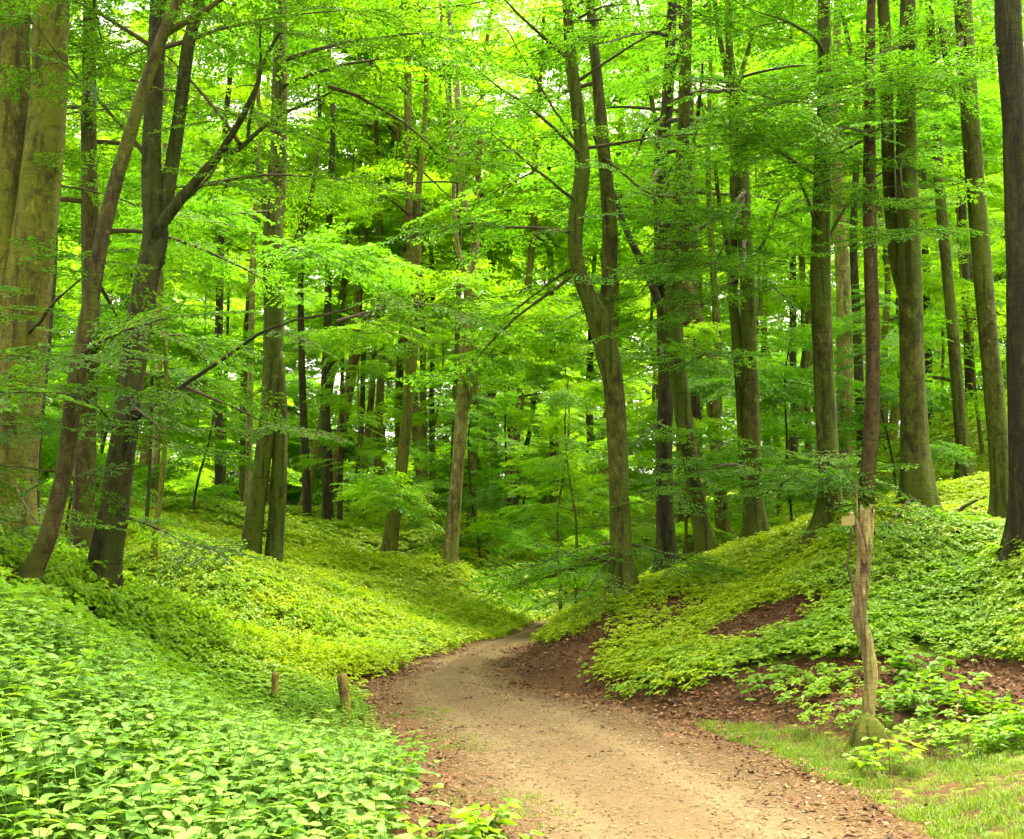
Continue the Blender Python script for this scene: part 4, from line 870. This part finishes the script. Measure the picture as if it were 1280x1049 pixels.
# nettles: the largest ones singly, leaf by leaf; the rest as a mass
x, y, z, off, px, py = sample(-7.5, 0.4, 3.0, 12.5, 15000, rc)
sel = inside(NETTLE_POLY, px, py) & (off > .05) & (px > -260) & (x < np.interp(y, PC[:, 1], PC[:, 0])-.8) & (rc.random(len(x)) < np.where(y < 7.5, .72, 1.0))
sel &= np.hypot(x, y) > 3.1
x, y, z, px, py = x[sel], y[sel], z[sel], px[sel], py[sel]
vis = (px > 15) & (px < 1270) & (py-120 < 1035)
order = np.argsort(np.where(vis, np.hypot(x, y), 99)); single = order[:290]
rest = np.ones(len(x), bool); rest[single] = False
def nh(y): return np.interp(y, [3, 6.5, 8, 9.5, 12], [1.0, .95, .62, .44, .36])
rest_near = rest & (y < 8.2); rest_far = rest & (y >= 8.2)
for nm, key, s_, lab in (('nettle_bed', 'nettle', rest_near, 'dense pale green nettles covering the near left bank'), ('nettle_bed', 'nettle_far', rest_far, 'finer darker nettles between the near ones and the two stakes')):
    n = int(s_.sum()); s = nh(y[s_])*rc.uniform(.75, 1.2, n)
    tag(scatter(nm, key, np.stack([x[s_], y[s_], z[s_]-.02], 1), np.stack([rc.normal(0, .09, n), rc.normal(0, .09, n), rc.uniform(0, 6.3, n)], 1), s, [NETTLE]), lab, 'nettles', kind='stuff')
def nettle_stem_mesh(pts):
    V, F = tube(pts, np.linspace(.0035, .0018, len(pts)), 5, True); return make_mesh('stem', V, F, STEMM)
NKIND = []
for q in range(6):
    pts, lv = nettle_layout(rc); NKIND.append((nettle_stem_mesh(pts), lv))
nl_var = []
for q in range(4):
    m = NLEAF[0].copy(); m.attributes['tint'].data.foreach_set('value', np.full(len(m.polygons), (q+.5)/4, np.float32)); nl_var.append(m)
for q in single:
    st, lv = NKIND[rc.integers(6)]; s = float(nh(y[q])*rc.uniform(.8, 1.2))
    root = add('nettle_plant', None, None, (x[q], y[q], z[q]-.02), (rc.normal(0, .08), rc.normal(0, .08), rc.uniform(0, 6.3)), s); root.empty_display_size = .05
    where = 'at the lower left corner' if px[q] < 200 and py[q] > 950 else 'along the left edge' if px[q] < 170 else 'beside the path' if px[q] > 400 else 'in the middle of the nettle bank'
    tag(root, 'pale green nettle with toothed leaves '+where, 'plant', 'nettles '+where)
    add('stem', st, root)
    for p, a, pi_, sc in lv:
        if rc.random() < .04: continue
        add('leaf', nl_var[rc.integers(4)], root, p, (rc.normal(0, .2), -pi_, a), sc)
# weeds by the post
def weed_mesh(rg):
    P, D, N_, L = [], [], [], []; tubes = []
    for q in range(7):
        a = rg.uniform(0, 6.3); l = rg.uniform(.08, .22); top = np.array([math.cos(a)*l*.8, math.sin(a)*l*.8, rg.uniform(.05, .2)]); tubes.append(([np.zeros(3), top*.6+[0, 0, .03], top], .002))
        for j in range(5):
            b = a+(j-2)*.6; P.append(top*(.75+.25*(j % 2))); D.append([math.cos(b), math.sin(b), rg.normal(0, .15)]); N_.append([rg.normal(0, .2), rg.normal(0, .2), 1]); L.append(rg.uniform(.05, .10))
    return leafset('weed', np.array(P), np.array(D), np.array(N_), np.array(L), np.array(L)*.62, HERB_DEEP, tubes, True)
weeds = [weed_mesh(rc) for _ in range(5)]
for px_, py_, n, lab in ((1130, 885, 6, 'small leafy weed right behind the bare wooden post'), (1225, 905, 8, 'leafy weed in the clump at the right edge, above the grass'), (1245, 930, 4, 'leafy weed in the clump at the right edge, above the grass'), (1150, 905, 5, 'small leafy weed right behind the bare wooden post'), (1125, 940, 2, 'small weed at the foot of the mossy stone'), (1010, 880, 5, 'sparse weed in the leaf litter left of the post'), (570, 1030, 4, 'small weed at the left edge of the path')):
    d = CAMZ*FPX/(py_-700)*.93
    for q in range(n):
        p = W(px_+rc.normal(0, 26), py_+rc.normal(0, 8), d); p[1] += rc.normal(0, .25)
        if path_d([p[0]], [p[1]])[0][0] < .5: continue
        o = add('weed', weeds[rc.integers(5)], None, (p[0], p[1], gz(p[0], p[1])), (rc.normal(0, .15), rc.normal(0, .15), rc.uniform(0, 6.3)), rc.uniform(.8, 1.5)); tag(o, lab, 'weed', lab.replace('small ', '').replace('leafy ', '').replace('weed', 'weeds', 1))
# grass, dead leaves, pebbles
x, y, z, off, px, py = sample(.8, 9, 4.5, 12, 20000, rc)
sel = (inside(GRASS_POLY, px, py) & (off > -.35) & (rc.random(len(x)) < np.clip(nz(x, y, 2.2, 3)*1.9-.2, 0, 1)) & (px < 1400))
n = int(sel.sum()); tag(scatter('grass', 'grass', np.stack([x[sel], y[sel], z[sel]], 1), np.stack([np.zeros(n), np.zeros(n), rc.uniform(0, 6.3, n)], 1), rc.uniform(.4, .95, n), [GRASS]), 'short patchy grass between the path and the wooden post', 'grass', kind='stuff')
x, y, z, off, px, py = sample(-2.5, .6, 5.5, 13, 1500, rc)
sel = (off > -.9) & (off < -.05) & (x < np.interp(y, PC[:, 1], PC[:, 0])) & (nz(x, y, 2.0, 5) > .55)
n = int(sel.sum()); tag(scatter('verge_grass', 'grass', np.stack([x[sel], y[sel], z[sel]], 1), np.stack([np.zeros(n), np.zeros(n), rc.uniform(0, 6.3, n)], 1), rc.uniform(.4, .8, n), [GRASS]), 'thin grass on the left margin of the path', 'grass', kind='stuff')
x, y, z, off, px, py = sample(-8, 11, 4.5, 20, 36000, rc)
li = in_litter(px, py) & (y > 2); edge = np.exp(-(np.clip(off, -9, 9)/.45)**2)
sel = (rc.random(len(x)) < np.where(li, .8, .36*edge+.02)) & ~(inside(GRASS_POLY, px, py) & (rc.random(len(x)) < .8))
n = int(sel.sum()); tag(scatter('leaf_litter', 'litter', np.stack([x[sel], y[sel], z[sel]+.012], 1), np.stack([rc.normal(0, .15, n), rc.normal(0, .15, n), rc.uniform(0, 6.3, n)], 1), rc.uniform(.7, 1.25, n), [LITTER]), 'brown fallen leaves on the bank and along the path edges', 'leaf litter', kind='stuff')
x, y, z, off, px, py = sample(-2.6, 3, 5.5, 17, 5200, rc)
sel = (off < -.05); n = int(sel.sum()); tag(scatter('gravel', 'pebbles', np.stack([x[sel], y[sel], z[sel]+.014], 1), np.stack([np.zeros(n), np.zeros(n), rc.uniform(0, 6.3, n)], 1), rc.uniform(.6, 1.3, n), [PEBBLE]), 'small loose stones scattered on the path', 'gravel', kind='stuff')

# ------------------------------------------------------------------ post, stone, stakes, fallen wood
def wood_tube(pts_px, d, seg, seed, org, amp=.06):
    pts = np.array([W(x, y, d) for x, y, w in pts_px]); rad = np.array([w*.42*d/FPX for x, y, w in pts_px]); n = 8*len(pts)
    C = catmull(pts, n); R = np.interp(np.linspace(0, len(pts)-1, n), np.arange(len(pts)), rad)
    V, F = tube(C, R, seg, True, trunk_mod(seed, 0, 0, .1, amp)); return V-org, F
d = 9.5; bp = W(1085, 905, d); org = np.array([bp[0], bp[1], gz(bp[0], bp[1])])
root = add('wooden_post', None, None, org); tag(root, 'bare weathered crooked wooden post with broken top beside the path', 'post')
V, F = wood_tube([(1085, 925, 17), (1086, 880, 17.5), (1089, 842, 18.5), (1082, 802, 20), (1073, 768, 22), (1078, 728, 20), (1081, 690, 20), (1083, 660, 20), (1085, 642, 18)], d, 20, 3, org)
top = V[:, 2] > V[:, 2].max()-.05; V[top, 2] += rc.uniform(-.05, .09, top.sum()); add('shaft', make_mesh('shaft', V, F, B_WOOD), root)
V, F = wood_tube([(1081, 705, 10), (1077, 684, 11), (1072, 664, 10), (1066, 647, 8), (1063, 640, 5)], d-.045, 12, 4, org); add('broken_fork', make_mesh('broken_fork', V, F, B_WOOD), root)
V, F = wood_tube([(1072, 655, 3), (1071, 630, 2.4), (1070, 600, 1.6)], d, 6, 5, org); add('splinter', make_mesh('splinter', V, F, B_WOOD), root)
V, F = wood_tube([(1064, 660, 3), (1062, 690, 4), (1059, 705, 4), (1064, 725, 4), (1068, 745, 3.4), (1075, 770, 3)], d-.02, 7, 6, org); add('twig', make_mesh('twig', V, F, TWIG), root)
c = W(1060, 651, d-.1)-org; w_, h_, t_ = .055, .042, .010
Vb = np.array([[sx*w_, sy*t_, sz*h_] for sx in (-1, 1) for sy in (-1, 1) for sz in (-1, 1)])
BOARD = plain('board_yellowish', [(.3, (.16, .13, .045)), (.7, (.27, .22, .09))], (8, 8, 30))
Vb[:, 2] += .1*Vb[:, 0]; add('board', make_mesh('board', Vb+c, [[0, 1, 3, 2], [4, 6, 7, 5], [0, 4, 5, 1], [2, 3, 7, 6], [0, 2, 6, 4], [1, 5, 7, 3]], BOARD, None, False), root)
# mossy stone at its foot
STONE = bark('mossy_stone', (.022, .017, .006), (.07, .055, .018), (.13, .10, .035), (.060, .075, .005), .8)
def stone_mesh(rx, ry, h, seed):
    q = np.random.default_rng(seed); V, F = [], []; nu, nv = 22, 12; ph = q.uniform(0, 6, 6)
    for j in range(nv):
        t = j/(nv-1)
        for i in range(nu):
            a = 2*PI*i/nu; rr = (1-(t*.97)**2)**.55*(1+.12*math.sin(3*a+ph[0]+2*t)+.07*math.sin(5*a+ph[1]-3*t)) + .02
            rr = rr+.05*math.sin(7*a+9*t+ph[3])*(1-t) if t < .98 else .12
            V.append([rx*rr*math.cos(a), ry*rr*math.sin(a), h*t*(1+.05*math.sin(2*a+ph[2]))-.06])
    for j in range(nv-1):
        for i in range(nu): F.append([j*nu+i, j*nu+(i+1) % nu, (j+1)*nu+(i+1) % nu, (j+1)*nu+i])
    F.append([(nv-1)*nu+i for i in range(nu)]); return make_mesh('stone', V, F, STONE)
p = W(1085, 932, 9.42); tag(add('mossy_stone', stone_mesh(.165, .16, .33, 2), None, (p[0], p[1], gz(p[0], p[1]))), 'rounded mossy stone at the foot of the wooden post', 'stone')
# two stakes
for (x0, y0, x1, y1, w, dd, lab, sd_) in ((343, 885, 344.5, 840, 10, 11.6, 'thin reddish wooden stake standing among the nettles', 7), (434, 893, 427, 842, 13, 11.3, 'thicker leaning wooden stake at the edge of the path', 8)):
    p = W(x0, y0, dd); o3 = np.array([p[0], p[1], gz(p[0], p[1])]); pts = np.array([W(x0+(x0-x1)*.25, y0+12, dd), p, W((x0+x1)/2, (y0+y1)/2, dd), W(x1, y1, dd)])
    C = catmull(pts, 14); V, F = tube(C, np.linspace(w*.52, w*.47, 14)*dd/FPX, 9, True, trunk_mod(sd_, 0, 0, .05, .05)); tag(add('wooden_stake', make_mesh('wooden_stake', V-o3, F, B_STAKE), None, o3), lab, 'stake')
# fallen branches on the right bank
for pl, lab in (([(1160, 642, 9), (1176, 632, 9), (1188, 636, 7), (1204, 624, 5), (1222, 618, 3)], 'dark fallen branch beside the thickest right-hand trunk'), ([(1190, 642, 6), (1206, 634, 8), (1220, 632, 7), (1236, 636, 4)], 'short dark rotten branch right of the other fallen branch')):
    dd = 16.6; pts = []
    for a_, b_, w in pl:
        p = W(a_, b_, dd); p[2] = gz(p[0], p[1])+max(.05, .9*(644-b_)*dd/FPX); pts.append(p)
    C = catmull(pts, 24); R = np.interp(np.linspace(0, len(pl)-1, 24), np.arange(len(pl)), [w*.5*dd/FPX for _, _, w in pl]); o3 = np.array([pts[0][0], pts[0][1], gz(pts[0][0], pts[0][1])])
    V, F = tube(C, R, 8, True, trunk_mod(77, 0, 0, .05, .12)); tag(add('fallen_branch', make_mesh('fallen_branch', V-o3, F, B_DARK), None, o3), lab, 'branch')
print('tris', sum(len(p.vertices)-2 for m in bpy.data.meshes for p in m.polygons), 'objects', len(bpy.data.objects))
